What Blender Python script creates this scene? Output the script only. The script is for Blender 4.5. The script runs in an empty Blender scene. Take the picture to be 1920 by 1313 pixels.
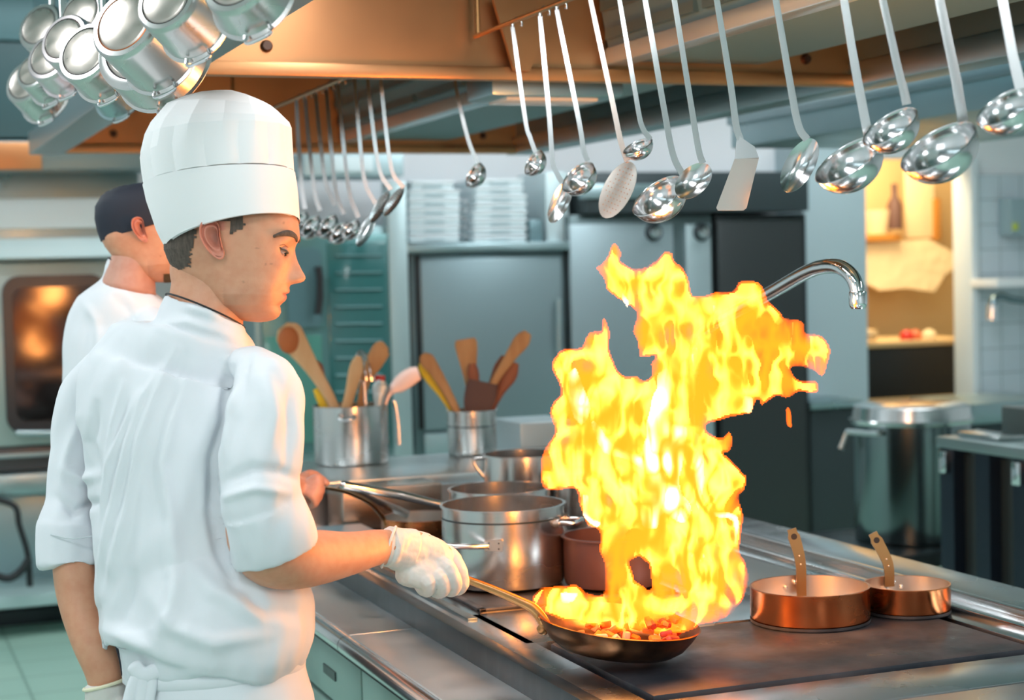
import bpy, bmesh, math, random
import numpy as np
from mathutils import Vector, Matrix, noise
random.seed(7); rng = np.random.RandomState(5)
S = bpy.context.scene; COL = S.collection; R = math.radians; PI = math.pi
# ---------------------------------------------------------------- camera, world, light, exposure
F = 3200.0; YAW, PITCH, ROLL, CH = R(21.2), R(-2.7), R(1.43), 1.6
fw = Vector((math.sin(YAW)*math.cos(PITCH), math.cos(YAW)*math.cos(PITCH), math.sin(PITCH)))
_r = Vector((math.cos(YAW), -math.sin(YAW), 0)); _u = _r.cross(fw)
cr = _r*math.cos(ROLL) - _u*math.sin(ROLL); cu = _u*math.cos(ROLL) + _r*math.sin(ROLL)
CP = Vector((0, 0, CH))
cam = bpy.data.cameras.new('camera'); co = bpy.data.objects.new('camera', cam); COL.objects.link(co)
M3 = Matrix((cr, cu, -fw)).transposed(); co.matrix_world = Matrix.Translation(CP) @ M3.to_4x4()
cam.sensor_width = 36; cam.lens = 36*F/1920; cam.clip_start = .05
cam.dof.use_dof = True; cam.dof.focus_distance = 2.98; cam.dof.aperture_fstop = 3.8
S.camera = co
S.view_settings.view_transform = 'Standard'; S.view_settings.look = 'None'; S.view_settings.gamma = 1
S.view_settings.use_curve_mapping = False; S.view_settings.exposure = 0.0
S.cycles.use_denoising = True; S.cycles.transparent_max_bounces = 32; S.cycles.max_bounces = 8
S.cycles.sample_clamp_indirect = 6
W = bpy.data.worlds.new('world'); S.world = W; W.use_nodes = True
W.node_tree.nodes['Background'].inputs[0].default_value = (.72, .84, .90, 1); W.node_tree.nodes['Background'].inputs[1].default_value = .22

def lamp(kind, loc, energy, color=(1, 1, 1), size=(1, 1), aim=None, radius=.1, name='lamp'):
    l = bpy.data.lights.new(name, kind); l.energy = energy; l.color = color
    if kind == 'AREA': l.shape = 'RECTANGLE'; l.size, l.size_y = size
    else: l.shadow_soft_size = radius
    o = bpy.data.objects.new(name, l); COL.objects.link(o); o.location = loc
    if aim is not None: o.rotation_euler = (Vector(aim) - Vector(loc)).to_track_quat('-Z', 'Y').to_euler()
    return o
CEIL = [(-.75, 1.0, 1.1, .5), (-.75, 3.4, 1.1, .5), (-.75, 5.8, 1.1, .5), (1.4, -.9, .6, 1.1), (3.7, 1.2, .6, 1.1), (3.9, 3.4, .6, 1.1), (3.9, 5.7, .6, 1.1), (1.0, 6.9, 1.1, .3), (3.0, 7.2, 1.4, .4), (4.9, 7.4, 1.2, .4)]  # last two panels added to brighten the back wall
for (x, y, a, b) in CEIL:
    lamp('AREA', (x, y, 2.86), (16 if y < 5 else 24) if x < 0 else (10 if y > 7.1 else 16 if y > 6.5 else 33), (.95, .975, 1.0), (a, b), (x, y, 0), name='ceiling_light_beam')
for _y in (2.1, 3.2): lamp('AREA', (.98, _y, 2.32), 4, (.95, .98, 1.0), (.14, .8), (.98, _y, 0), name='added_hood_beam')  # unseen lamps added to brighten the ledge in front of the range
lamp('AREA', (-1.6, -.6, 2.3), 16, (.97, .98, 1.0), (1.6, 1.2), (1.2, 3.2, 1.2), name='chef_key_light')  # unseen key light added for the chef; no window there
for (p, e, r) in (((1.30, 2.72, 1.12), 34, .09), ((1.28, 2.70, 1.32), 44, .11), ((1.42, 2.72, 1.52), 34, .10)):
    lamp('POINT', p, e, (1, .40, .10), radius=r, name='flame_light')

# ---------------------------------------------------------------- helpers
def at(x, y, D):
    return CP + (fw + cr*((x-960)/F) - cu*((y-656.5)/F))*D
def onz(x, y, z):
    d = fw + cr*((x-960)/F) - cu*((y-656.5)/F); return CP + d*((z-CH)/d.z)
def onx(x, y, X):
    d = fw + cr*((x-960)/F) - cu*((y-656.5)/F); return CP + d*(X/d.x)
def ony(x, y, Y):
    d = fw + cr*((x-960)/F) - cu*((y-656.5)/F); return CP + d*(Y/d.y)
def V(*a): return Vector(a)

MATS = {}
def mat(name, col=(.8, .8, .8), rough=.5, metal=0., noise_=None, bump=None, emit=None, spec=None, trans=0., coat=0., sub=0., aniso=None, alpha=None):
    if name in MATS: return MATS[name]
    m = bpy.data.materials.new(name); m.use_nodes = True; nt = m.node_tree; b = nt.nodes['Principled BSDF']
    b.inputs['Base Color'].default_value = (*col, 1); b.inputs['Roughness'].default_value = rough; b.inputs['Metallic'].default_value = metal
    if spec is not None: b.inputs['Specular IOR Level'].default_value = spec
    if trans: b.inputs['Transmission Weight'].default_value = trans
    if coat: b.inputs['Coat Weight'].default_value = coat
    if sub:
        b.inputs['Subsurface Weight'].default_value = sub; b.inputs['Subsurface Radius'].default_value = (.01, .004, .002); b.inputs['Subsurface Scale'].default_value = .6
    if emit: b.inputs['Emission Color'].default_value = (*emit[0], 1); b.inputs['Emission Strength'].default_value = emit[1]
    if alpha is not None: b.inputs['Alpha'].default_value = alpha
    tc = None
    def coords(scale):
        nonlocal tc
        tc = tc or nt.nodes.new('ShaderNodeTexCoord')
        mp = nt.nodes.new('ShaderNodeMapping'); nt.links.new(tc.outputs['Object'], mp.inputs[0]); mp.inputs['Scale'].default_value = scale
        return mp.outputs[0]
    if noise_:   # (scale xyz, colour2, contrast low, high)
        sc, c2, lo, hi = noise_
        n = nt.nodes.new('ShaderNodeTexNoise'); n.inputs['Scale'].default_value = 1; n.inputs['Detail'].default_value = 5; nt.links.new(coords(sc), n.inputs['Vector'])
        rp = nt.nodes.new('ShaderNodeValToRGB'); rp.color_ramp.elements[0].position = lo; rp.color_ramp.elements[1].position = hi
        rp.color_ramp.elements[0].color = (*col, 1); rp.color_ramp.elements[1].color = (*c2, 1)
        nt.links.new(n.outputs['Fac'], rp.inputs[0]); nt.links.new(rp.outputs[0], b.inputs['Base Color'])
    if bump:     # (scale xyz, strength, distance)
        sc, st, di = bump
        n = nt.nodes.new('ShaderNodeTexNoise'); n.inputs['Scale'].default_value = 1; n.inputs['Detail'].default_value = 3; nt.links.new(coords(sc), n.inputs['Vector'])
        bp = nt.nodes.new('ShaderNodeBump'); bp.inputs['Strength'].default_value = st; bp.inputs['Distance'].default_value = di
        nt.links.new(n.outputs['Fac'], bp.inputs['Height']); nt.links.new(bp.outputs[0], b.inputs['Normal'])
    if aniso:    # roughness variation (scale, lo, hi)
        sc, lo, hi = aniso
        n = nt.nodes.new('ShaderNodeTexNoise'); n.inputs['Scale'].default_value = 1; n.inputs['Detail'].default_value = 4; nt.links.new(coords(sc), n.inputs['Vector'])
        mr = nt.nodes.new('ShaderNodeMapRange'); mr.inputs['From Min'].default_value = .3; mr.inputs['From Max'].default_value = .7
        mr.inputs['To Min'].default_value = lo; mr.inputs['To Max'].default_value = hi
        nt.links.new(n.outputs['Fac'], mr.inputs['Value']); nt.links.new(mr.outputs[0], b.inputs['Roughness'])
    MATS[name] = m; return m

STEEL = mat('brushed_steel', (.66, .68, .69), .26, 1, aniso=((6, 6, 90), .18, .34), bump=((3, 3, 260), .05, .002))
TOPST = mat('worktop_steel', (.62, .65, .67), .24, 1, noise_=((3, 3, 3), (.55, .585, .61), .3, .8), aniso=((5, 5, 5), .18, .32))
POTST = mat('pot_steel', (.66, .65, .64), .26, 1, aniso=((3, 3, 8), .2, .32))
POLISH = mat('polished_steel', (.76, .76, .77), .17, 1)
CHROME = mat('chrome', (.88, .88, .9), .04, 1)
TEALST = mat('teal_steel', (.40, .52, .55), .32, 1, aniso=((3, 3, 3), .25, .45))
TEALPT = mat('teal_grey_paint', (.10, .19, .21), .4, 0, coat=.2)
HOODWARM = mat('hood_warm_reflection', (.50, .235, .11), .42, 1, noise_=((1.5, 1.5, 1.5), (.62, .33, .15), .35, .65), aniso=((3, 3, 3), .36, .5))  # steel panels; warm reflection of fire and copper painted into the colour
HOODPK = mat('hood_rim_steel', (.40, .50, .53), .34, 1)
HOODDK = mat('hood_dark_steel', (.16, .25, .27), .35, .8)
COPPER = mat('copper', (.78, .25, .09), .2, 1, noise_=((14, 14, 6), (.80, .34, .14), .35, .7), aniso=((12, 12, 30), .14, .3))
TIN = mat('tin_lining', (.72, .68, .64), .32, 1)
BRASS = mat('brass_handle', (.50, .25, .10), .3, 1, bump=((80, 80, 80), .2, .001))
PANM = mat('seasoned_pan', (.32, .15, .07), .3, 1, noise_=((25, 25, 25), (.16, .08, .05), .4, .7))
PANIN = mat('pan_inside', (.10, .07, .05), .4, .6)
IRON = mat('cast_iron', (.045, .045, .05), .45, .3, noise_=((14, 14, 14), (.10, .095, .10), .4, .7), bump=((50, 50, 50), .25, .002), aniso=((18, 18, 18), .28, .6))
HOB = mat('hob_plate', (.05, .045, .045), .3, .4, noise_=((9, 9, 9), (.09, .075, .07), .4, .7), bump=((30, 30, 30), .1, .001))
BROWNEN = mat('brown_enamel', (.10, .045, .04), .38, .3, noise_=((6, 6, 6), (.14, .065, .055), .4, .7))
WHITEC = mat('white_cotton', (.74, .77, .81), .8, 0, bump=((420, 420, 420), .12, .0006), spec=.2)
PAPERW = mat('white_paper_hat', (.87, .87, .88), .75, 0, spec=.2)
GLOVE = mat('vinyl_glove', (.70, .67, .63), .42, 0, sub=.2, bump=((70, 70, 70), .35, .002))
NAVY = mat('navy_cloth', (.012, .016, .03), .7)
BLACK = mat('black_trim', (.01, .01, .012), .6)
HAIR = mat('brown_hair', (.055, .042, .034), .75, 0, noise_=((250, 250, 60), (.12, .09, .07), .3, .7), bump=((500, 500, 100), .5, .001))
WOOD = mat('wood', (.55, .30, .12), .55, 0, noise_=((30, 30, 6), (.42, .20, .07), .35, .7))
WOODP = mat('pale_wood', (.66, .47, .26), .55, 0, noise_=((20, 20, 4), (.55, .34, .15), .35, .7))
WOODR = mat('red_wood', (.32, .09, .03), .5, 0, noise_=((30, 30, 6), (.22, .06, .025), .35, .7))
DARKW = mat('dark_wood', (.10, .045, .035), .6)
YELLOW = mat('yellow_plastic', (.8, .55, .02), .4)
RED = mat('red_plastic', (.6, .03, .02), .4)
BLUEP = mat('grey_blue_plastic', (.10, .19, .24), .45)
GREENP = mat('green_front', (.30, .46, .42), .4, .2, coat=.3)
DARKF = mat('dark_front', (.02, .03, .035), .3, .2)
LABEL = mat('white_label', (.7, .75, .75), .5)
WALLW = mat('white_wall', (.80, .84, .88), .6)
TILE = None
FLOORM = None
CRATE = mat('white_crate', (.62, .74, .78), .5)
GLASSD = mat('dark_oven_glass', (.012, .014, .016), .08, 0, coat=.6)
GLASST = mat('teal_oven_glass', (.03, .12, .12), .12, 0, coat=.5)
TAN = mat('tan_wall', (.62, .42, .20), .7)
CREAM = mat('cream_paper', (.80, .63, .38), .7)
ORANGEW = mat('orange_wood', (.50, .20, .03), .6)
RUBBER = mat('black_rubber', (.012, .015, .018), .5)
EYEW = mat('eye_white', (.55, .42, .38), .2); EYED = mat('eye_dark', (.02, .01, .008), .2)
LAMPM = mat('lamp_diffuser', (.9, .9, .9), .5, emit=((.92, .98, 1), 5))

def tile_mat(name, c1, c2, sx, sz, mort, rough=.3, axis='XZ'):
    m = bpy.data.materials.new(name); m.use_nodes = True; nt = m.node_tree; b = nt.nodes['Principled BSDF']; b.inputs['Roughness'].default_value = rough
    tc = nt.nodes.new('ShaderNodeTexCoord'); mp = nt.nodes.new('ShaderNodeMapping')
    if axis == 'XZ': mp.inputs['Rotation'].default_value = (R(-90), 0, 0)
    br = nt.nodes.new('ShaderNodeTexBrick'); br.offset = 0; br.inputs['Scale'].default_value = 1
    br.inputs['Brick Width'].default_value = sx; br.inputs['Row Height'].default_value = sz; br.inputs['Mortar Size'].default_value = mort
    br.inputs['Color1'].default_value = (*c1, 1); br.inputs['Color2'].default_value = (*c2, 1); br.inputs['Mortar'].default_value = (c1[0]*.55, c1[1]*.6, c1[2]*.6, 1)
    nt.links.new(tc.outputs['Object'], mp.inputs[0]); nt.links.new(mp.outputs[0], br.inputs['Vector']); nt.links.new(br.outputs['Color'], b.inputs['Base Color'])
    MATS[name] = m; return m
TILE = tile_mat('wall_tiles', (.60, .70, .76), (.57, .67, .74), .15, .15, .004)
FLOORM = tile_mat('floor_tiles', (.36, .56, .47), (.33, .53, .45), .3, .3, .006, .3, 'XY')

class MB:
    def __init__(s): s.v = []; s.f = []; s.fl = []
    def add(s, vs, fs, flat=False):
        o = len(s.v); s.v += [Vector(v) for v in vs]; s.f += [tuple(i+o for i in f) for f in fs]; s.fl += [flat]*len(fs); return s
    def box(s, lo, hi, bev=0.0):
        x0, y0, z0 = lo; x1, y1, z1 = hi
        if x0 > x1: x0, x1 = x1, x0
        if y0 > y1: y0, y1 = y1, y0
        if z0 > z1: z0, z1 = z1, z0
        b = bmesh.new(); bmesh.ops.create_cube(b, size=1)
        for v in b.verts: v.co = Vector(((x0+x1)/2+v.co.x*(x1-x0), (y0+y1)/2+v.co.y*(y1-y0), (z0+z1)/2+v.co.z*(z1-z0)))
        if bev > 0: bmesh.ops.bevel(b, geom=b.edges[:], offset=min(bev, .45*min(x1-x0, y1-y0, z1-z0)), segments=2, affect='EDGES', profile=.6)
        b.verts.index_update()
        s.add([v.co.copy() for v in b.verts], [[v.index for v in f.verts] for f in b.faces], True); b.free(); return s
    def loft(s, rings, cap=True, flat=False, closed=True):
        n = len(rings[0]); vs = [p for r in rings for p in r]; fs = []
        for i in range(len(rings)-1):
            for j in range(n if closed else n-1):
                k = (j+1) % n; fs.append((i*n+j, i*n+k, (i+1)*n+k, (i+1)*n+j))
        if cap:
            fs.append(tuple(range(n))[::-1]); fs.append(tuple((len(rings)-1)*n+j for j in range(n)))
        return s.add(vs, fs, flat)
    def tube(s, pts, rad, n=12, ref=None, ratio=1., cap=True, flat=False, ends=0):
        """pts 3D; rad number / list / list of (a,b): a across the view-perpendicular, b along ref"""
        pts = [Vector(p) for p in pts]; m = len(pts); ref = ref or Vector((.13, .2, .97)); rings = []
        for i, p in enumerate(pts):
            t = (pts[min(i+1, m-1)] - pts[max(i-1, 0)]).normalized()
            rr = rad[i] if isinstance(rad, (list, tuple)) else rad
            a, b = rr if isinstance(rr, (list, tuple)) else (rr, rr*ratio)
            e1 = t.cross(ref)
            if e1.length < .05: e1 = t.cross(Vector((1, .1, 0)))
            e1.normalize(); e2 = e1.cross(t).normalized()
            rings.append([p + e1*(a*math.cos(2*PI*j/n)) + e2*(b*math.sin(2*PI*j/n)) for j in range(n)])
        if ends:   # rounded ends
            def dome(i, sgn):
                p = pts[i]; t = (pts[min(i+1, m-1)] - pts[max(i-1, 0)]).normalized()*sgn
                base = rings[i]; rr = (base[0]-p).length*ends
                return [[p + (q-p)*math.cos(a) + t*rr*math.sin(a) for q in base] for a in (R(35), R(62), R(82))]
            rings = dome(0, -1)[::-1] + rings + dome(m-1, 1)
        return s.loft(rings, cap, flat)
    def lathe(s, prof, c=(0, 0, 0), n=48, axis=None, closed=False):
        c = Vector(c)
        Q = Vector((0, 0, 1)).rotation_difference(Vector(axis).normalized()) if axis is not None else None
        rings = []
        for (r_, z) in prof:
            ring = []
            for j in range(n):
                a = 2*PI*j/n; p = Vector((max(r_, 1e-5)*math.cos(a), max(r_, 1e-5)*math.sin(a), z))
                ring.append(c + (Q @ p if Q else p))
            rings.append(ring)
        if closed: rings.append(rings[0])
        return s.loft(rings, cap=False)
    def ball(s, c, r, sc=(1, 1, 1), n=20, m=12, axis=None):
        return s.lathe([(r*math.sin(PI*i/m), -r*math.cos(PI*i/m)) for i in range(m+1)], c, n, axis) if sc == (1, 1, 1) else s.add(*_ell(c, r, sc, n, m))
    def prism(s, poly, d, bev=0):
        """poly: 3D points in a plane, d: thickness vector"""
        n = len(poly); d = Vector(d); vs = [Vector(p) for p in poly] + [Vector(p)+d for p in poly]
        fs = [tuple(range(n))[::-1], tuple(range(n, 2*n))] + [(i, (i+1) % n, n+(i+1) % n, n+i) for i in range(n)]
        return s.add(vs, fs, True)
def _ell(c, r, sc, n, m):
    vs = []; fs = []
    for i in range(m+1):
        for j in range(n):
            t = PI*i/m; a = 2*PI*j/n
            vs.append(Vector(c) + Vector((r*sc[0]*math.sin(t)*math.cos(a), r*sc[1]*math.sin(t)*math.sin(a), -r*sc[2]*math.cos(t))))
    for i in range(m):
        for j in range(n): fs.append((i*n+j, i*n+(j+1) % n, (i+1)*n+(j+1) % n, (i+1)*n+j))
    return vs, fs
def smooth(me, ang=38):
    bm = bmesh.new(); bm.from_mesh(me); bmesh.ops.remove_doubles(bm, verts=bm.verts, dist=1e-6); bmesh.ops.recalc_face_normals(bm, faces=bm.faces)
    for e in bm.edges:
        if len(e.link_faces) == 2: e.smooth = e.calc_face_angle(0) < R(ang)
    for f in bm.faces: f.smooth = True
    bm.to_mesh(me); bm.free()
def wloc(o):
    p = Vector((0, 0, 0))
    while o is not None: p += o.location; o = o.parent
    return p
def obj(name, mb, m, parent=None, local=False, ang=38, pre=None):
    me = bpy.data.meshes.new(name); vs = mb.v
    o = bpy.data.objects.new(name, me); COL.objects.link(o)
    if parent is not None:
        o.parent = parent; off = Vector((0, 0, 0)) if local else wloc(parent)
    elif local: off = Vector((0, 0, 0))
    else:
        xs = [v.x for v in vs]; ys = [v.y for v in vs]; zs = [v.z for v in vs]
        off = Vector(((min(xs)+max(xs))/2, (min(ys)+max(ys))/2, min(zs))); o.location = off
    me.from_pydata([v-off for v in vs], [], mb.f)
    if ang: smooth(me, ang)
    me.materials.append(m); return o
def tag(o, label=None, cat=None, group=None, kind=None):
    if label: o['label'] = label
    if cat: o['category'] = cat
    if group: o['group'] = group
    if kind: o['kind'] = kind
    return o
def thing(name, label, cat, loc, group=None):
    o = bpy.data.objects.new(name, None); COL.objects.link(o); o.location = loc; o.empty_display_size = .05
    return tag(o, label, cat, group)
def struct(name, mb, m, parent=None, ang=38): return tag(obj(name, mb, m, parent, ang=ang), kind='structure')
def remesh(mb, vox, smooth_it=3, sf=.5):
    """fuse overlapping closed pieces into one continuous surface"""
    me = bpy.data.meshes.new('tmp'); me.from_pydata(mb.v, [], mb.f); bm = bmesh.new(); bm.from_mesh(me); bmesh.ops.recalc_face_normals(bm, faces=bm.faces); bm.to_mesh(me); bm.free()
    o = bpy.data.objects.new('tmp', me); COL.objects.link(o)
    k = o.modifiers.new('r', 'REMESH'); k.mode = 'VOXEL'; k.voxel_size = vox
    if smooth_it: k = o.modifiers.new('s', 'SMOOTH'); k.iterations = smooth_it; k.factor = sf
    dg = bpy.context.evaluated_depsgraph_get(); ev = bpy.data.meshes.new_from_object(o.evaluated_get(dg))
    out = MB(); out.v = [v.co.copy() for v in ev.vertices]; out.f = [tuple(p.vertices) for p in ev.polygons]; out.fl = [False]*len(out.f)
    out.n = [v.normal.copy() for v in ev.vertices]
    bpy.data.objects.remove(o); bpy.data.meshes.remove(me); bpy.data.meshes.remove(ev); return out
def proj(p):
    v = p - CP; z = v.dot(fw); return 960 + F*v.dot(cr)/z, 656.5 - F*v.dot(cu)/z
def spl(pts, k=6):
    """Catmull-Rom through tuples"""
    P = [np.array(p, float) for p in pts]; P = [2*P[0]-P[1]] + P + [2*P[-1]-P[-2]]; out = []
    for i in range(1, len(P)-2):
        for j in range(k):
            t = j/k; a, b, c, d = P[i-1:i+3]
            out.append(tuple(.5*((2*b)+(-a+c)*t+(2*a-5*b+4*c-d)*t*t+(-a+3*b-3*c+d)*t**3)))
    out.append(tuple(P[-2])); return out
def limb(mb, secs, n=24, k=4, ends=0):
    """secs: (px, py, D, half width px, half depth m)"""
    q = spl(secs, k); pts = [at(s[0], s[1], s[2]) for s in q]; rad = [(s[3]*s[2]/F, s[4]) for s in q]
    return mb.tube(pts, rad, n, ref=fw, ends=ends)

# ================================================================ room shell
YB = 8.6
struct('floor', MB().box((-2.2, -2.4, -.08), (8.2, 10.6, 0)), FLOORM)
struct('ceiling', MB().box((-2.2, -2.4, 2.95), (8.2, 10.6, 3.05)), mat('ceiling_paint', (.62, .70, .72), .7))
struct('wall_left', MB().box((-2.3, -2.4, 0), (-2.2, 10.6, 2.95)), WALLW)
struct('wall_right', MB().box((8.2, -2.4, 0), (8.3, 10.6, 2.95)), WALLW)
struct('wall_front', MB().box((-2.2, -2.5, 0), (8.2, -2.4, 2.95)), WALLW)
DX0, DX1, DZ = 5.387, 6.31, 2.2
struct('wall_back', MB().box((-2.2, YB, 0), (DX0, YB+.12, 2.95)).box((DX0, YB, DZ), (DX1, YB+.12, 2.95)).box((DX1, YB, 0), (8.2, YB+.12, 2.95)), TILE if False else WALLW)
struct('wall_tiled', MB().box((DX1+.01, YB-.03, 0), (8.2, YB, 2.1)), TILE)
struct('wall_pillar', MB().box((4.98, YB-.3, 0), (DX0, YB, 2.3)), mat('pillar_panel', (.42, .54, .58), .5))
struct('trim_1', MB().box((DX1-.02, YB-.05, 0), (DX1+.03, YB+.14, DZ), .004), mat('door_trim', (.72, .80, .84), .4))
struct('wall_store', MB().box((4.4, 9.9, 0), (8.2, 10.0, 2.95)), TAN)
lamp('AREA', (6.0, 9.2, 2.7), 50, (1, .80, .50), (.7, .7), (6.2, 9.6, 0), name='store_room_beam')
for i, (x, y, a, b) in enumerate(CEIL):
    t = thing('ceiling_light', 'flat white ceiling light panel, number unseen from the stove', 'ceiling light', (x, y, 2.9), 'ceiling light panels')
    obj('frame', MB().box((x-a/2-.03, y-b/2-.03, 2.91), (x+a/2+.03, y+b/2+.03, 2.95)), WALLW, t)
    obj('diffuser', MB().box((x-a/2, y-b/2, 2.90), (x+a/2, y+b/2, 2.912)), LAMPM, t)
    t['label'] = 'flat white ceiling light panel above the picture, ' + ['over the aisle beside the camera', 'over the aisle behind the near chef', 'over the aisle before the left oven', 'behind the camera', 'right of the griddle', 'over the large stockpot', 'near the doorway', 'in front of the combi oven', 'added in front of the steel cupboards', 'added closest to the doorway wall'][i]
# ================================================================ extraction hood
HX0, HX1, HZ = .735, 2.45, 2.05
hood = thing('extraction_hood', 'large steel extraction hood with painted warm reflections above the stove island', 'extraction hood', (1.6, 3.9, HZ))
obj('side_panel', MB().box((.655, 1.3, 2.13), (.70, 6.30, 2.62)), TEALPT, hood)
obj('rim', MB().box((.62, 1.3, HZ), (.735, 6.30, 2.13), .006), HOODPK, hood)
obj('side_panel', MB().box((HX1, 1.3, 2.11), (2.52, 6.30, 2.62)), HOODDK, hood)
obj('rim', MB().box((HX1-.01, 1.3, HZ), (2.54, 6.30, 2.112), .004), HOODPK, hood)
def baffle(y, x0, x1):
    p = obj('baffle', MB().box((x0, y, HZ+.01), (x1, y+.02, 2.62)), HOODWARM, hood)
    obj('lip', MB().box((x0, y-.028, HZ), (x1, y+.012, HZ+.032), .006), HOODWARM, p)
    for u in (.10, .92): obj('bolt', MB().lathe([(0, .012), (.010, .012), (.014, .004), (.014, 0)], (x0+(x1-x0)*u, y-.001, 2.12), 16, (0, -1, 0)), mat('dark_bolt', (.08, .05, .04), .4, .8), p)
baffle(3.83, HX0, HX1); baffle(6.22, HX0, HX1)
obj('top_panel', MB().box((.62, 1.3, 2.62), (2.54, 6.30, 2.66)), HOODDK, hood)
# central filter housing with sloping filters
z0 = 2.10
HOUSE = mat('housing_teal', (.16, .25, .26), .45, .5)
for (ya, yb) in ((1.3, 3.80), (3.86, 6.20)):
    p = obj('filter_housing', MB().loft([[V(1.75, y, z0), V(2.16, y, z0), V(2.30, y, 2.60), V(1.66, y, 2.60)] for y in (ya, yb)], flat=True), HOUSE, hood, ang=20)
    obj('edge_strip', MB().box((1.735, ya, z0-.012), (1.79, yb, z0+.03), .004), mat('edge_strip_steel', (.62, .74, .80), .25, .8), p)
    n = 5
    for k in range(n):
        y = ya + (yb-ya)*(k+.5)/n; h = (yb-ya)/n*.5-.02; m = MB()
        for zz in np.linspace(2.16, 2.56, 7):
            xx = 1.75-.09*(zz-z0)/.5-.008
            m.box((xx-.004, y-h, zz-.012), (xx+.01, y+h, zz+.012))
        obj('filter', m, HOODDK, p)
# bracket that carries the rail
RX, RZ = 1.400, 2.150
m = MB().prism([V(1.44, 3.78, 2.24), V(1.60, 3.78, 2.24), V(1.53, 3.78, 2.07), V(1.49, 3.78, 2.07)], (0, .012, 0))
obj('bracket', m, HOODWARM, hood)
lightb = thing('hood_lamp', 'small steel box lamp housing under the hood behind the hanging ladles', 'lamp', (1.67, 4.05, 2.03))
obj('housing', MB().box((1.50, 3.96, 2.03), (1.86, 4.15, 2.09), .012), HOODPK, lightb)
obj('lens', MB().box((1.55, 3.99, 2.022), (1.80, 4.12, 2.034), .004), mat('lamp_lens', (.8, .75, .7), .2), lightb)

for _y in (2.1, 3.2):  # unseen fixtures added for light on the worktop ledge
    t = thing('added_hood_strip', 'added strip light inside the hood above the picture, ' + ('nearer the camera' if _y < 3 else 'farther from the camera'), 'lamp', (.98, _y, 2.33), 'added strip lights inside the hood')
    obj('housing', MB().box((.90, _y-.44, 2.335), (1.06, _y+.44, 2.40), .01), HOODPK, t)
    obj('hanger', MB().tube([V(.98, _y, 2.40), V(.98, _y, 2.62)], .01, 8), HOODDK, t)
    obj('diffuser', MB().box((.915, _y-.42, 2.326), (1.045, _y+.42, 2.336)), LAMPM, t)
def rail(name, label, y0, y1, x, z):
    t = thing(name, label, 'rail', (x, (y0+y1)/2, z))
    obj('bar', MB().tube([V(x, y0, z), V(x, y1, z)], .0055, 12), BRASS, t)
    for y in (y0+.02, y1-.02):
        obj('support', MB().tube([V(x, y, z), V(x, y, z+.12), V(x, y, 2.618)], .006, 8), BRASS, t)
    return t
rail('hanging_rail', 'thin brass rail in front of the near hood panel carrying the near ladles', 1.35, 3.80, RX, RZ)
rail('hanging_rail', 'thin brass rail behind the hat carrying the blurred far ladles', 3.87, 5.6, 1.205, 2.10)

# second hood, over the right-hand zone, and the one over the ovens
h2 = thing('wall_hood', 'long grey-blue steel hood edge running across upper right over the stockpot', 'extraction hood', (3.6, 4.3, 2.05))
XC = 3.2; zc1 = 1.6+.150*XC*.928; zc2 = 1.6+.190*XC*.928
obj('canopy', MB().box((XC, 2.2, zc1), (XC+.9, onx(1370, 226, XC).y, zc2), .006).box((XC+.04, 2.2, zc2), (XC+.9, 5.5, 2.6)), TEALST, h2)
obj('rim', MB().box((XC-.012, 2.2, zc2-.03), (XC+.02, onx(1370, 226, XC).y+.01, zc2+.004), .003), HOODPK, h2)

def rb(mb, x0, y0, x1, y1, Y, depth, bev=.004):
    """box whose front face lies on the plane Y, spanning two sighted corners"""
    a = ony(x0, y0, Y); b = ony(x1, y1, Y); c = ony(x1, y0, Y); d = ony(x0, y1, Y)
    mb.box((min(a.x, d.x)*.5+max(a.x, d.x)*.5, Y, (b.z+d.z)/2), ((b.x+c.x)/2, Y+depth, (a.z+c.z)/2), bev); return mb
def wthing(name, label, cat, x0, y0, x1, y1, Y, depth, m, group=None, bev=.006, part=None):
    mb = rb(MB(), x0, y0, x1, y1, Y, depth, bev)
    c = Vector((sum(v.x for v in mb.v)/8/ (len(mb.v)/8), Y+depth/2, min(v.z for v in mb.v)))
    t = thing(name, label, cat, c, group); obj(part or 'body', mb, m, t); return t
YF = 8.0
# --- ovens on the left
ov = wthing('canopy_hood', 'pale steel canopy with a bright white band above the left oven', 'extraction hood', -160, 322, 262, 488, YF-.05, .55, TEALST, part='body')
obj('band', rb(MB(), -160, 372, 268, 428, YF-.09, .05), mat('white_band', (.86, .92, .95), .35), ov)
obj('band', rb(MB(), -160, 447, 262, 484, YF-.07, .04), mat('pale_band', (.60, .76, .80), .35), ov)
dk = wthing('ceiling_beam', 'dark beam with a painted orange reflection at one end high above the left oven', 'beam', -200, 264, 430, 318, YF-.35, .3, HOODDK, part='body')
obj('end_panel', rb(MB(), -200, 266, 78, 318, YF-.37, .03), HOODWARM, dk)  # end panel carries the fire's reflection as its colour
t = wthing('oven', 'grey oven at left edge with flames reflected in its rounded window', 'oven', -150, 492, 232, 836, YF, .58, mat('oven_front', (.40, .48, .46), .35, .6))
def rounded(x0, y0, x1, y1, Y, rad, dep):
    a = ony(x0, y0, Y); b = ony(x1, y1, Y); pts = []
    for (cx, cz, s) in ((b.x-rad, a.z-rad, 0), (a.x+rad, a.z-rad, 90), (a.x+rad, b.z+rad, 180), (b.x-rad, b.z+rad, 270)):
        for k in range(7): pts.append(V(cx+rad*math.cos(R(s+k*15)), Y, cz+rad*math.sin(R(s+k*15))))
    return MB().prism(pts, (0, dep, 0))
d = obj('door', rounded(2, 518, 212, 806, YF-.03, .08, .04), mat('oven_door_dark', (.03, .035, .04), .25, .3), t)
obj('window', rounded(22, 540, 196, 782, YF-.034, .05, .02), mat('oven_window', (.035, .03, .03), .07, .75), d)
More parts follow.
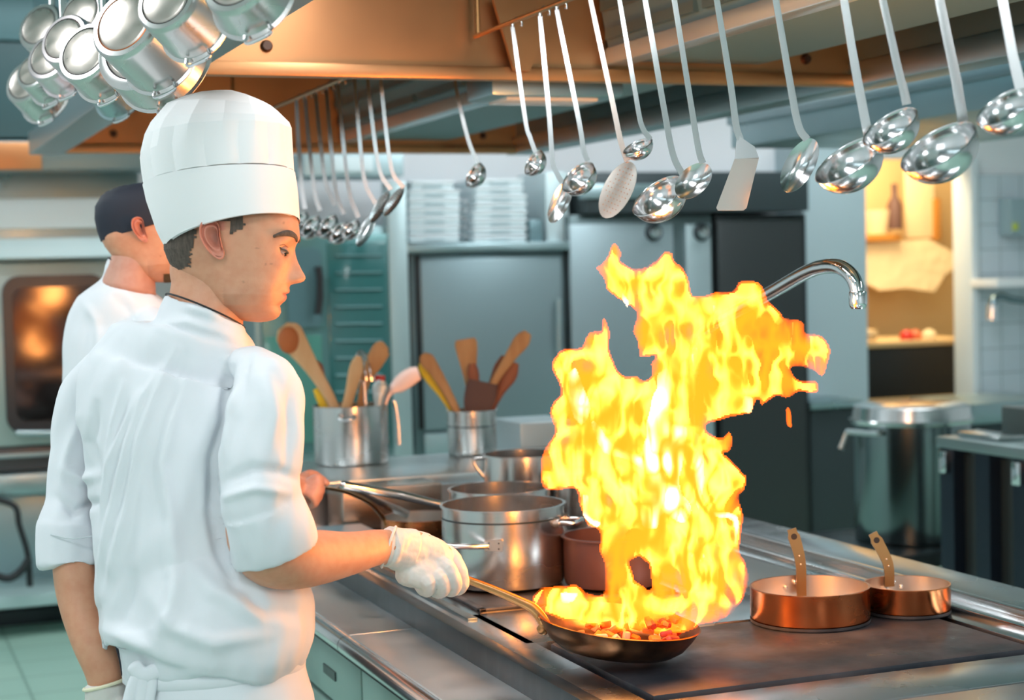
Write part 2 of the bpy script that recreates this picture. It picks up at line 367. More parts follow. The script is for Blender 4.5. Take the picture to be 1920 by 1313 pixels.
obj('handle', MB().tube([ony(30, 812, YF-.06), ony(200, 812, YF-.06)], .012, 10), TEALST, d)
t = wthing('oven_controls', 'dark striped control panel below the oven window', 'control panel', -150, 839, 232, 882, YF-.01, .5, mat('panel_dark', (.07, .07, .07), .3, .5))
obj('strip', rb(MB(), -140, 850, 225, 858, YF-.02, .02), TEALST, t)
t = wthing('work_bench', 'grey steel bench with an undershelf below the left oven', 'bench', -150, 887, 300, 925, YF-.12, .6, TEALST, part='top')
obj('back_panel', rb(MB(), -150, 925, 300, 1112, YF+.3, .04), TEALST, t)
obj('shelf', rb(MB(), -150, 1112, 300, 1136, YF-.12, .55), mat('shelf_pale', (.45, .60, .60), .4, .3), t)
for x in (-140, 285): obj('leg', rb(MB(), x, 925, x+12, 1195, YF-.1, .04), TEALST, t)
obj('plinth', rb(MB(), -150, 1140, 300, 1180, YF+.2, .3), DARKF, t)  # dark box standing in for the shade below the bench
tag(obj('cable', MB().tube([ony(x, y, YF-.16) for x, y in spl([(-10, 935), (28, 950), (36, 985), (52, 1040), (56, 1100)], 5)], .014, 10), RUBBER), 'thick black cable hanging in front of the steel bench', 'cable')
tag(obj('hose', MB().tube([ony(x, y, YF-.2) for x, y in spl([(-20, 1075), (15, 1085), (40, 1070), (55, 1048)], 5)], .018, 10), RUBBER), 'short black hose curling beside the hanging cable', 'hose')

# --- middle: tall combi oven, counter fridge, cabinets
t = wthing('combi_oven', 'tall teal glass-door combi oven with racks behind the chef face', 'oven', 478, 425, 768, 860, YF-.05, .6, mat('combi_body', (.28, .42, .44), .35, .5))
d = obj('door', rb(MB(), 492, 440, 738, 846, YF-.08, .04, .01), mat('combi_door', (.10, .22, .22), .25, .4), t)
obj('glass', rb(MB(), 618, 455, 728, 832, YF-.085, .02), GLASST, d)
obj('glass', rb(MB(), 500, 630, 606, 832, YF-.085, .02), mat('green_glass', (.07, .22, .18), .15, 0, coat=.5), d)
obj('control_window', rounded(536, 466, 606, 612, YF-.10, .04, .03), mat('control_glass', (.10, .19, .21), .2, .3), d)
obj('handle', MB().tube([ony(x, y, YF-.14) for x, y in ((596, 500), (600, 520), (600, 560), (596, 590))], .018, 10), BLACK, d)
m = MB()
for k in range(11):
    y = 480+k*32; m.tube([ony(630, y, YF-.09), ony(716, y-1, YF-.09)], .005, 6)
obj('rack', m, mat('rack_dark', (.14, .26, .27), .4, .6), d)
obj('pillar', rb(MB(), 733, 340, 768, 860, YF-.09, .1), mat('pillar_steel', (.42, .53, .55), .35, .5), t)
t = wthing('wall_cupboard', 'pale grey cupboard above the combi oven behind far ladles', 'cupboard', 570, 285, 757, 330, YF-.1, .4, mat('cupboard_grey', (.42, .56, .60), .4, .4))
obj('panel', rb(MB(), 624, 292, 700, 322, YF-.11, .02), CRATE, t)
t = wthing('refrigerated_cabinet', 'grey steel cabinet carrying the stacks of white trays', 'refrigerator', 774, 471, 1062, 860, YF, .58, mat('cab_grey', (.16, .22, .24), .3, .6))
obj('top', rb(MB(), 764, 455, 1068, 471, YF-.06, .62), TEALST, t)
d = obj('door', rb(MB(), 792, 484, 1056, 800, YF-.03, .04, .01), mat('cab_door', (.24, .32, .345), .36, .55), t)
obj('seal', rb(MB(), 784, 478, 792, 806, YF-.02, .03), BLACK, t)
obj('drawer', rb(MB(), 796, 806, 1056, 850, YF-.03, .04, .01), mat('cab_drawer', (.34, .46, .48), .35, .5), t)
obj('handle', MB().tube([ony(1048, 560, YF-.07), ony(1048, 660, YF-.07)], .012, 10), TEALST, d)
# stacks of white trays
def tray(px0, px1, py0, py1, Y, lab, grp, first=[None]):
    a = ony(px0, py1, Y); b = ony(px1, py0, Y); w, h = (b.x-a.x), (b.z-a.z); dep = .38
    t = thing('plastic_tray', lab, 'tray', (a.x+w/2, Y+dep/2, a.z), grp)
    m = MB().box((-w/2, -dep/2, 0), (w/2, dep/2, h*.66), .008); obj('bin', m, CRATE, t, local=True)
    m = MB().box((-w/2-.004, -dep/2-.008, h*.66), (w/2+.004, dep/2+.008, h*.97), .006); obj('rim', m, mat('tray_rim', (.80, .88, .92), .45), t, local=True)
    obj('grip', MB().box((-.05, -dep/2-.006, h*.2), (.05, -dep/2+.004, h*.5)), mat('tray_grip', (.42, .54, .58), .5), t, local=True)
names = ['bottom', 'second from bottom', 'third from bottom', 'fourth from bottom', 'fifth from bottom', 'sixth from bottom', 'seventh from bottom', 'top']
for k in range(7):
    y1 = 455-k*16.6
    tray(767 if k < 6 else 772, 861 if k < 6 else 850, y1-16.6, y1, YF, 'white plastic tray in left stack on the grey cabinet, ' + names[k if k < 6 else 7], 'white trays in the left stack')
for k in range(8):
    y1 = 455-k*15
    tray(893-(4 if k < 4 else 0), 986-(0 if k < 6 else 6), y1-15, y1, YF, 'white plastic tray in right stack on the grey cabinet, ' + names[k], 'white trays in the right stack')
for k in range(5):
    y1 = 455-k*16
    tray(869, 882, y1-16, y1, YF+.12, 'narrow white container between the two tray stacks, ' + names[k if k < 4 else 7], 'narrow containers between the tray stacks')
t = wthing('water_heater', 'pale grey box appliance with dark lower door right of the trays', 'appliance', 1024, 322, 1066, 454, YF+.05, .4, mat('app_grey', (.55, .68, .71), .4, .2))
t = wthing('microwave', 'small dark grey appliance beside the right tray stack', 'appliance', 993, 412, 1018, 453, YF, .3, mat('mw', (.16, .26, .29), .3, .3))
t = wthing('steel_cupboard', 'tall pale steel cupboard with round knobs behind the flames', 'cupboard', 1074, 402, 1340, 1010, YF-.02, .6, mat('cup_dark', (.12, .17, .18), .35, .5))
for i, (a, b, kx, c) in enumerate(((1074, 1268, 1232, (.30, .38, .41)), (1292, 1338, 1322, (.38, .48, .51)))):
    d = obj('door', rb(MB(), a, 420, b, 1000, YF-.05, .04, .008), mat('cup_door%d' % i, c, .35, .55), t)
    c = ony(kx, 435, YF-.09); obj('knob', MB().lathe([(0, .05), (.022, .048), (.032, .03), (.022, .008), (.022, 0)], c+V(0, .045, 0), 20, (0, -1, 0)), POLISH, d)
    obj('rose', MB().lathe([(0, .012), (.045, .012), (.05, 0)], c+V(0, .04, 0), 20, (0, -1, 0)), DARKF, d)
t = wthing('top_cabinet', 'black cabinet band above the steel cupboards', 'cabinet', 1100, 322, 1516, 398, YF-.1, .6, mat('band_dark', (.035, .05, .055), .4, .3))
obj('shelf', rb(MB(), 1092, 345, 1260, 372, YF-.12, .05), TEALST, t)
t = wthing('tall_fridge', 'tall black refrigerator right of the flames', 'refrigerator', 1348, 402, 1516, 1040, YF-.04, .6, mat('fridge_black', (.028, .035, .038), .3, .5))
d = obj('door', rb(MB(), 1352, 412, 1510, 1030, YF-.07, .04, .012), mat('fridge_door', (.045, .052, .054), .36, .5), t)
obj('handle', MB().tube([ony(1364, 620, YF-.12), ony(1364, 720, YF-.12)], .014, 10), DARKF, d)

# --- store room beyond the doorway
YS = 9.6
tag(obj('shelf_board', rb(MB(), 1560, 440, 1690, 453, YS, .25), ORANGEW), 'orange wooden shelf board on the tan store room wall', 'shelf')
tag(obj('carton', rb(MB(), 1568, 380, 1612, 440, YS, .2), CREAM), 'cream carton at the left end of the orange shelf', 'carton')
tag(obj('basket', MB().lathe([(0, 0), (.09, 0), (.12, .16), (.11, .16), (.08, .02), (0, .02)], ony(1640, 440, YS+.12)), CREAM), 'round cream basket on the orange shelf beside the dark bottle', 'basket')
tag(obj('bottle', MB().lathe([(0, 0), (.05, 0), (.05, .16), (.02, .22), (.02, .30), (0, .30)], ony(1678, 430, YS+.02)), DARKW), 'dark bottle standing beside the basket on the shelf', 'bottle')
tag(obj('hanging_board', rb(MB(), 1700, 318, 1752, 446, YS+.1, .03), CREAM), 'square cream board hanging on the tan wall', 'board')
tag(obj('wooden_strip', rb(MB(), 1752, 372, 1764, 450, YS+.08, .04), ORANGEW), 'orange wooden strip at the right of the cream board', 'wood strip')
m = MB(); pts = [(1606, 458), (1740, 448), (1798, 478), (1796, 500), (1772, 515), (1752, 548), (1700, 540), (1650, 545), (1604, 520)]
m.prism([ony(x, y, YS+.05) for x, y in pts], (0, .03, 0))
tag(obj('hanging_cloth', m, mat('cream_cloth', (.86, .68, .42), .85, bump=((12, 12, 12), .6, .02))), 'crumpled cream cloth hanging below the shelf on the tan wall', 'cloth')
t = wthing('counter_store', 'tan counter with black front seen through the doorway', 'counter', 1560, 640, 1840, 650, 9.0, .7, TAN, part='top'); t.name = 'store_counter'
obj('front', rb(MB(), 1622, 650, 1830, 745, 9.02, .5), mat('void_black', (.008, .009, .01), .5), t)
obj('side', rb(MB(), 1560, 650, 1622, 800, 9.02, .5), mat('brown_side', (.20, .13, .08), .5), t)
obj('base', rb(MB(), 1560, 745, 1840, 1000, 9.0, .5), TAN, t)
for (x, y, r_, mm, lb) in ((1700, 632, .045, RED, 'red vegetable on the store counter'), (1716, 630, .04, mat('tomato', (.7, .16, .06), .4), 'orange-red vegetable beside the red one on the store counter'), (1742, 632, .05, CREAM, 'pale vegetable at the right on the store counter')):
    tag(obj('vegetable', MB().ball(ony(x, y, 9.15), r_), mm), lb, 'vegetable')
tag(obj('coat_hook', MB().lathe([(0, 0), (.06, 0), (.075, .03), (.06, .06), (0, .07)], ony(1625, 637, 9.1), 16), WOODP), 'small round wooden bowl at left end of the store counter', 'bowl').name = 'small_bowl'

# --- right wall: dispenser, shelf, tap, sink top
t = wthing('soap_dispenser', 'grey wall dispenser at the right edge above the tap', 'dispenser', 1896, 372, 1940, 440, YB-.16, .12, mat('disp', (.30, .42, .46), .4))
obj('lamp', rb(MB(), 1900, 418, 1910, 432, YB-.17, .02), mat('lime', (.5, .6, .1), .4), t)
tag(obj('wall_shelf', rb(MB(), 1870, 522, 1960, 538, YB-.3, .26), mat('shelf_white', (.85, .88, .9), .35)), 'small white shelf on the tiled wall above the tap', 'shelf')
t = thing('wall_tap', 'chrome wall tap sticking out from the tiled wall at right', 'tap', ony(1925, 565, YB-.1))
obj('spout', MB().tube([ony(x, y, YB-.25) for x, y in spl([(1940, 566), (1900, 562), (1878, 556), (1864, 562), (1860, 580)], 5)], .022, 12), mat('dark_chrome', (.25, .33, .36), .15, 1), t)
obj('nozzle', MB().tube([ony(1861, 572, YB-.25), ony(1860, 600, YB-.25)], .032, 14), CHROME, t)
t = wthing('sink_counter', 'grey steel counter along the tiled wall at right', 'counter', 1822, 752, 2010, 790, YB-.7, .6, TEALST, part='top')
obj('front', rb(MB(), 1822, 790, 2010, 1180, YB-.65, .5), mat('sink_front', (.05, .07, .08), .4, .3), t)

# --- large stockpot on its burner stand
def lug(mb, c, dirn, w, out, r_, up=V(0, 0, 1)):
    d = Vector(dirn).normalized(); s = d.cross(up).normalized()
    pts = [c - s*w/2, c - s*w/2 + d*out*.8, c - s*w*.35 + d*out, c + s*w*.35 + d*out, c + s*w/2 + d*out*.8, c + s*w/2]
    mb.tube([Vector(p) for p in spl([tuple(p) for p in pts], 4)], r_, 10); return mb
def pot(name, label, c, r_, h, m=None, cat='pot', rimw=.004, wall=.003, inner=None, lugs=(), band=None, group=None, lugz=.72):
    t = thing(name, label, cat, c, group); m = m or POTST
    prof = [(0, 0), (r_-.012, 0), (r_-.003, .003), (r_, .012), (r_, h-.004), (r_+rimw, h-.003), (r_+rimw, h), (r_-wall, h)]
    b = MB().lathe(prof, c, 72); obj('body', b, m, t)
    obj('inside', MB().lathe([(r_-wall+.0005, h-.0005), (r_-wall, .01), (r_-wall-.01, .004), (0, .004)], c, 72), inner or m, t)
    if band: obj('rim_band', MB().lathe([(r_, band-.002), (r_+.0012, band-.001), (r_+.0012, band+.001), (r_, band+.002)], c, 72), DARKF, t)
    for dv in lugs:
        d = Vector(dv).normalized(); p = Vector(c) + d*r_ + V(0, 0, h*lugz)
        hd = obj('side_handle', lug(MB(), p, d, r_*.5, r_*.28, .0055), POLISH, t)
        s = d.cross(V(0, 0, 1)); mb = MB()
        for q in (-1, 1):
            o = p + s*(q*r_*.25); mb.tube([o - d*.008, o + d*.004], .012, 10)
        obj('mount', mb, POTST, hd)
    return t
PDD = 7.0
c = at(1712, 1000, PDD); c.z = .46
st = thing('burner_stand', 'low dark burner stand under the large stockpot', 'stand', (c.x, c.y, 0))
obj('top', MB().box((c.x-.34, c.y-.34, .40), (c.x+.34, c.y+.34, .458), .01), DARKF, st)
for sx in (-1, 1):
    for sy in (-1, 1): obj('leg', MB().box((c.x+sx*.30-.02, c.y+sy*.30-.02, 0), (c.x+sx*.30+.02, c.y+sy*.30+.02, .40)), DARKF, st)
hh = (CH - (790-487)/F*PDD) - .46
big = pot('stockpot', 'large tall steel stockpot with bent handles in front of the doorway', c, .235, hh, mat('stock_dark', (.24, .29, .30), .2, 1), cat='stockpot', rimw=.008)
for sg in (-1, 1):
    a = c + cr*(sg*.235) + V(0, 0, hh-.06)
    obj('handle', MB().tube([a+cr*(-sg*.06)+V(0, 0, .02)-fw*.20, a+cr*(sg*.03)+V(0, 0, .02)-fw*.02, a+cr*(sg*.06)-V(0, 0, .05)-fw*.02], .012, 10), mat('handle_pale', (.62, .72, .74), .3, .6), big)
lid = thing('domed_lid', 'shiny steel bowl-shaped lid resting on the large stockpot', 'lid', c+V(0, 0, hh))
obj('dome', MB().lathe([(.246, 0), (.252, .014), (.242, .018), (.234, .070), (.222, .074), (0, .078)], c+V(0, 0, hh), 64), POLISH, lid)
lid.children[0].name = 'dome'; lid.name = 'domed_lid'
# dark table at right
XT, zt = 3.70, .95
yn, yf = 4.74, 5.26
t = thing('side_table', 'dark steel side table with blue-black legs at right edge', 'table', (XT+.4, (yn+yf)/2, 0))
obj('top', MB().box((XT, yn, zt-.04), (XT+.8, yf, zt), .006), mat('table_top_grey', (.34, .46, .48), .35, .6), t)
for (dx, yy) in ((.05, yn+.05), (.40, yn+.05), (.75, yn+.05), (.05, (yn+yf)/2), (.05, yf-.05), (.75, yf-.05)): obj('leg', MB().box((XT+dx-.04, yy-.04, 0), (XT+dx+.04, yy+.04, zt-.04)), mat('leg_navy', (.02, .035, .06), .35, .4), t)
obj('panel', MB().box((XT+.06, yn+.02, .1), (XT+.08, yf-.02, zt-.06)), mat('panel_slate', (.08, .11, .12), .4, .3), t)
for u in (.1, .9): obj('clip', MB().box((XT-.012, yn+(yf-yn)*u-.02, zt-.13), (XT+.008, yn+(yf-yn)*u+.02, zt-.05), .004), CHROME, t)
tag(obj('tray', MB().box((XT+.05, yf-.3, zt), (XT+.16, yf-.06, zt+.02), .005), POLISH), 'small pale steel tray on the dark side table', 'tray')
tag(obj('storage_box', MB().box((XT+.26, yn+.22, zt), (XT+.75, yf-.04, zt+.10), .008), mat('box_slate', (.12, .17, .18), .4)), 'dark slate box on the side table at the right edge', 'box')

dk = wthing('air_duct', 'wide dark teal duct high in the upper left behind the hanging pots', 'duct', -420, -120, 330, 258, YF-.30, .5, mat('duct_dark', (.035, .09, .10), .45, .1), part='casing')
obj('upper_band', rb(MB(), -420, -60, 330, 74, YF-.33, .04), mat('duct_band', (.09, .19, .21), .4, .2), dk)

t = wthing('low_cabinet', 'dark low cabinet with a pale edge standing against the pillar', 'cabinet', 1522, 764, 1612, 1060, YF-.04, .34, mat('low_dark', (.035, .05, .055), .4, .3))
obj('top', rb(MB(), 1520, 752, 1618, 765, YF-.07, .37), TEALST, t)
# ================================================================ cooking island
ZT = .90; Y0, Y1 = 1.75, 5.5
isl = thing('cooking_range', 'long steel cooking range with black griddle and hob plates', 'range', (1.6, 3.6, 0))
top = MB()
# front step, rails and the flat steel between the plates (each a slab of the pressed top)
def slab(x0, x1, y0, y1, z=ZT, th=.03, bev=.002): top.box((x0, y0, z-th), (x1, y1, z), bev)
obj('carcass', MB().box((1.12, Y0+.02, .10), (2.24, Y1-.02, ZT-.06)), DARKF, isl)
slab(1.105, 1.175, Y0, Y1); slab(1.135, 2.03, Y0, 2.29); slab(1.135, 2.03, 2.30, 2.455); slab(1.155, 2.03, 2.945, 3.245)
slab(1.975, 2.03, 2.455, 2.945); slab(1.175, 2.03, 4.42, Y1); slab(1.63, 1.67, 3.245, 4.42); slab(1.99, 2.03, 3.245, 4.42)
obj('top_plate', top, TOPST, isl)
obj('front_step', MB().box((1.075, Y0, .80), (1.107, Y1, ZT+.004), .004), mat('step_dark', (.014, .024, .03), .3, .1, noise_=((8, 30, 8), (.03, .042, .05), .45, .7)), isl)
obj('channel', MB().box((1.128, 3.19, ZT-.004), (1.150, Y1-.3, ZT+.005), .002), mat('channel_grey', (.20, .26, .28), .3, .8), isl)
obj('back_channel', MB().box((2.035, Y0, ZT-.02), (2.125, Y1, ZT-.006), .003), TOPST, isl)
for x in (2.03, 2.125): obj('back_rail', MB().box((x-.008, Y0, ZT-.03), (x+.008, Y1, ZT+.010), .003), POLISH, isl)
obj('back_ledge', MB().box((2.133, Y0, ZT-.05), (2.28, Y1, ZT+.004), .006), TOPST, isl)
# griddle; red heat reflection painted into the trough colour
g = obj('griddle', MB().box((1.195, 2.485, ZT-.03), (1.955, 2.925, ZT+.002), .008), mat('griddle_iron', (.028, .034, .045), .42, .2, noise_=((7, 7, 7), (.085, .082, .095), .42, .74), bump=((60, 60, 60), .25, .0015), aniso=((10, 10, 10), .25, .6)), isl)
obj('trough', MB().box((1.155, 2.455, ZT-.10), (1.98, 2.95, ZT-.09)), mat('trough_heat_reflection', (.16, .035, .015), .5, .2, noise_=((40, 40, 40), (.35, .06, .02), .5, .6)), isl)
# hob plates
for (x0, x1, mm, nm) in ((1.18, 1.628, HOB, 'hob_plate'), (1.672, 1.985, mat('hob_grey', (.30, .36, .38), .35, .8), 'hob_plate')):
    for (ya, yb) in ((3.262, 3.83), (3.84, 4.41)):
        p = obj(nm, MB().box((x0, ya, ZT-.03), (x1, yb, ZT), .006), mm, isl)
        m = MB()
        for (a, b, c_, d) in ((x0, x1, ya, ya+.016), (x0, x1, yb-.016, yb), (x0, x0+.016, ya, yb), (x1-.016, x1, ya, yb)): m.box((a, c_, ZT-.001), (b, d, ZT+.006), .002)
        if mm is HOB: obj('frame', m, IRON, p)
obj('plinth', MB().box((1.16, Y0+.06, 0), (2.2, Y1-.06, .10)), BLACK, isl)
# front worktop (lower) with seam, bull-nose edge and drawer fronts
ZL = .856
wt = thing('front_worktop', 'low reflective steel worktop in front of the range', 'worktop', (.99, 3.3, 0))
for (a, b) in ((Y0, 3.375), (3.378, 4.46), (4.463, Y1)):
    obj('slab', MB().box((.935, a, ZL-.04), (1.076, b, ZL), .002), mat('ledge_steel', (.80, .84, .86), .4, 1, aniso=((5, 5, 5), .3, .48)), wt)
    obj('nosing', MB().tube([V(.928, a, ZL-.021), V(.928, b, ZL-.021)], .020, 16), POLISH, wt)
obj('carcass', MB().box((.985, Y0+.02, .12), (1.07, Y1-.02, ZL-.045)), DARKF, wt)
obj('under_rail', MB().box((.955, Y0, ZL-.075), (.985, Y1, ZL-.047), .003), BLACK, wt)
k = 0
for (a, b) in ((Y0, 2.5), (2.51, 3.10), (3.11, 3.40), (3.41, 3.9), (3.91, 4.6), (4.61, Y1)):
    d = obj('drawer', MB().box((.965, a, ZL-.20), (.987, b, ZL-.08), .004), GREENP if k != 1 else DARKF, wt)
    obj('label_plate', MB().box((.962, (a+b)/2-.05, ZL-.15), (.966, (a+b)/2+.05, ZL-.13)), DARKF if k != 1 else LABEL, d)
    d = obj('door', MB().box((.965, a, .14), (.987, b, ZL-.21), .004), GREENP if k not in (0, 1) else DARKF, wt)
    obj('handle', MB().tube([V(.95, a+.08, ZL-.25), V(.95, b-.08, ZL-.25)], .007, 8), STEEL, d); k += 1
obj('plinth', MB().box((1.0, Y0+.06, 0), (1.06, Y1-.06, .12)), BLACK, wt)

# raised shelf at the far end
SY0, SY1, SZ = 4.60, 5.14, 1.02
t = thing('raised_shelf', 'raised steel shelf across the far end of the range', 'shelf', (1.6, 4.87, ZT))
obj('top', MB().box((.93, SY0, SZ-.03), (2.25, SY1, SZ), .004), mat('shelf_steel', (.62, .67, .68), .3, 1), t)
obj('front_panel', MB().box((1.10, SY0+.02, ZT), (2.23, SY0+.04, SZ-.03)), mat('shelf_front_reflection', (.50, .42, .38), .3, .9), t)  # brown reflection put into the steel panel's colour
obj('back_panel', MB().box((1.10, SY1-.04, ZT), (2.23, SY1-.02, SZ-.03)), STEEL, t)
tag(obj('steel_box', MB().box((1.215, 4.42, ZT), (1.50, 4.58, ZT+.12), .006), mat('box_brown_reflection', (.55, .45, .38), .25, 1)), 'steel box with a painted brown reflection standing on the range before the raised shelf', 'box')  # brown stands in for copper things mirrored in the steel
tag(obj('cutting_board', MB().box((1.12, 4.12, ZT+.001), (1.26, 4.40, ZT+.03), .006), mat('board_blue', (.22, .36, .42), .4)), 'grey-blue board lying behind the near chef elbow on the range', 'board')
tag(obj('storage_tub', MB().box((2.02, 5.15, ZT), (2.22, 5.4, 1.10), .01), mat('tub_pale', (.50, .62, .66), .4, .3)), 'pale box behind the smaller utensil pot', 'box')

# ---------------------------------------------------------------- pots on the hob
def onplate(px, py, z=ZT+.006): return onz(px, py, z)
c1 = onz(946, 1090, ZT+.006)
D1 = (c1-CP).dot(fw)
p1 = pot('stockpot', 'wide shiny steel stockpot nearest the gloved hand on the black hob', c1, 115/F*D1, .175, lugs=(cr*.95-fw*.3,), band=.148, cat='pot', lugz=.80)
# long side handle toward the glove
d = (-cr*.82-fw*.25).normalized(); dq = (-cr*.25-fw*.97).normalized()
q = c1 + (-fw*.97-cr*.24).normalized()*(115/F*D1) + V(0, 0, .095)
hd = obj('side_handle', MB().tube([q+cr*.0-fw*.008, q-cr*.035-fw*.02, q-cr*.105-fw*.018+V(0, 0, .002)], .0065, 12), POLISH, p1)
mp = MB(); s_ = (cr - fw*.22).normalized()
mp.prism([q - fw*.002 + s_*a + V(0, 0, b) for a, b in ((-.008, -.011), (.032, -.012), (.034, .010), (.030, .013), (-.008, .011))], -fw*.004)
pl = obj('mounting_plate', mp, TIN, hd)
mr = MB()
for a in (.002, .024):
    for b in (-.006, .006): mr.ball(q-fw*.007+s_*a+V(0, 0, b), .0018)
obj('rivet', mr, DARKF, hd)
D2 = 4.22; c2 = onz(940, 1045, ZT+.006); D2 = (c2-CP).dot(fw)
z2 = CH-(912-505)/F*D2
p2 = pot('saucepan', 'steel saucepan with a long handle behind the front stockpot', c2, 94/F*D2, z2-c2.z, lugs=(), band=z2-c2.z-.03, cat='pot')
h0 = at(848, 952, D2-.10); h1 = at(645, 910, D2-.22)
hh_ = obj('long_handle', MB().tube([h0+cr*.02, h0, h0*.5+h1*.5+V(0, 0, .004), h1], [.008, .009, .011, .010], 14, ends=1), POLISH, p2)
c3 = V(*onz(985, 1002, ZT+.006)); D3 = (c3-CP).dot(fw); c3.y = min(c3.y, 4.40)
D3 = (c3-CP).dot(fw); z3 = CH-(848-504)/F*D3
p3 = pot('stockpot', 'tall steel stockpot farthest back behind the saucepan', c3, 74/F*D3, z3-c3.z, lugs=(), cat='pot')
m = MB().tube([Vector(p) for p in spl([tuple(c3+(-cr)*(74/F*D3)*a+V(0, 0, z3-c3.z-b)) for a, b in ((.98, .012), (1.25, .015), (1.20, .035), (1.1, .05), (.98, .065))], 5)], .005, 10)
obj('side_handle', m, POLISH, p3)
c4 = onz(1108, 1012, ZT+.006); D4 = (c4-CP).dot(fw)
pot('stockpot', 'steel pot glowing pink half hidden by the flames', c4, .088, CH-(905-503)/F*D4-c4.z, lugs=(), cat='pot')
c5 = onz(1150, 1093, ZT+.006); D5 = (c5-CP).dot(fw)
pot('casserole', 'dark brown casserole between the front stockpot and the flames', c5, 92/F*D5, .108, m=BROWNEN, inner=BROWNEN, cat='casserole', rimw=.006)

# far chef's copper saucepan
D6 = 4.30; c6 = at(796, 998, D6); c6.z = ZT+.006
c6 = onz(790, 1020, ZT+.006); D6 = (c6-CP).dot(fw); z6 = CH-(966-509)/F*D6
cp = pot('copper_saucepan', 'copper saucepan with a bent handle held by the chef in the dark cap', c6, 74/F*D6, z6-c6.z, m=COPPER, inner=TIN, cat='saucepan', rimw=.001)
H6 = D6-.05
obj('handle', MB().tube([at(x, y, D) for x, y, D in spl([(724, 985, H6-.05), (716, 968, H6-.06), (690, 942, H6-.14), (645, 922, H6-.24), (600, 914, H6-.34), (575, 912, H6-.38)], 5)], .0065, 12, ratio=.7), BRASS, cp)
tg = thing('kitchen_tongs', 'long steel tongs lying across the copper saucepan toward the far hand', 'tongs', at(740, 940, D6-.1))
obj('arm', MB().tube([at(640, 908, D6-.28), at(700, 938, D6-.16), at(765, 966, D6-.05)], [(.010, .004)]*3, 10, ref=fw), POLISH, tg)
obj('arm', MB().tube([at(632, 912, D6-.26), at(690, 936, D6-.12), at(752, 962, D6+.0)], [(.007, .004)]*3, 10, ref=fw), POLISH, tg)

# two shallow copper pans with upright handles
def copper_pan(label, px, py, rp, h, hp):
    c = onz(px, py, ZT+.004); D = (c-CP).dot(fw); r_ = rp/F*D
    t = pot('copper_pan', label, c, r_, h, m=COPPER, inner=TIN, cat='saucepan', rimw=.0005, wall=.003)
    obj('base', MB().lathe([(0, -.002), (r_-.002, -.002), (r_+.0005, .001), (r_+.0005, .006)], c, 72), IRON, t)
    (x0, y0), (x1, y1), (x2, y2) = hp
    back = D + r_*.80
    P = [at(x, y, back) for x, y in ((x0, y0), (x1, y1), (x2, y2))]
    rings = []; q = spl([tuple(p) for p in P], 8)
    for i, p in enumerate(q):
        p = Vector(p); u = i/(len(q)-1); tt = (Vector(q[min(i+1, len(q)-1)])-Vector(q[max(i-1, 0)])).normalized(); e = tt.cross(fw).normalized(); nn = e.cross(tt).normalized()
        w = .0095 + .0035*u**2 if u < .93 else .009; th = .0028
        rings.append([p+e*w+nn*th, p-e*w+nn*th, p-e*w-nn*th, p+e*w-nn*th])
    hd = obj('handle', MB().loft(rings), BRASS, t)
    e = Vector(q[-3])
    tt = (Vector(q[-1])-Vector(q[-4])).normalized(); s = tt.cross(fw).normalized()
    obj('hanging_hole', MB().tube([Vector(q[-1])-tt*.016-fw*.0032, Vector(q[-1])-tt*.016+fw*.0032], .0062, 20), BLACK, hd)
    for k_ in (.45, .55): obj('stud', MB().ball(Vector(q[int(len(q)*k_)])-fw*.0035, .0018), TIN, hd)
    for dx in (-.02, 0, .02):
        ang = math.atan2(1, 0); v = (fw*1.0 + cr*(dx*9 - .1)); v.z = 0; v.normalize()
        obj('rivet', MB().ball(c + v*(r_-.006) + V(0, 0, h-.022 + (.009 if dx == 0 else 0)), .0045), TIN, t)
    return t
copper_pan('nearer shallow copper pan on the griddle with upright handle', 1519, 1163, 111, .068, ((1503, 1118), (1500, 1050), (1484, 992)))
copper_pan('farther shallow copper pan partly behind the nearer one on the griddle', 1701, 1146, 80, .056, ((1668, 1100), (1664, 1055), (1636, 1000)))

# chrome pot-filler tap
fb = V(2.10, 3.62, ZT)
fD = 3.95
P = [(fb.x, fb.y, ZT)]; a0 = at(1300, 640, fD)
base = V(a0.x, a0.y, ZT+.002)
tp = thing('swan_neck_tap', 'tall chrome swan-neck tap rising behind the flames', 'tap', base)
obj('base', MB().lathe([(0, 0), (.034, 0), (.034, .012), (.024, .03), (.018, .03), (0, .03)], base, 32), CHROME, tp)
pts = [tuple(base), tuple(V(base.x, base.y, 1.15)), tuple(at(1301, 700, fD)), tuple(at(1300, 655, fD)), tuple(at(1312, 628, 3.92)), tuple(at(1345, 603, 3.84)), tuple(at(1440, 552, 3.62)), tuple(at(1510, 512, 3.44)),
       tuple(at(1545, 500, 3.36)), tuple(at(1575, 501, 3.3)), tuple(at(1598, 519, 3.26)), tuple(at(1608, 545, 3.25)), tuple(at(1609, 562, 3.25))]
obj('spout', MB().tube([Vector(p) for p in spl(pts, 5)], .0145, 20), CHROME, tp)
obj('aerator', MB().lathe([(0, 0), (.013, .001), (.0165, .006), (.0175, .012), (.0175, .032), (.0165, .034), (0, .034)], at(1609, 580, 3.25), 28), CHROME, tp)
obj('joint', MB().lathe([(0, 0), (.02, 0), (.026, .006), (.026, .012), (.02, .018), (0, .018)], at(1300, 706, fD), 24), CHROME, tp)
obj('valve', MB().lathe([(0, 0), (.014, 0), (.018, .02), (.018, .05), (0, .05)], at(1294, 745, fD-.02), 20), CHROME, tp)

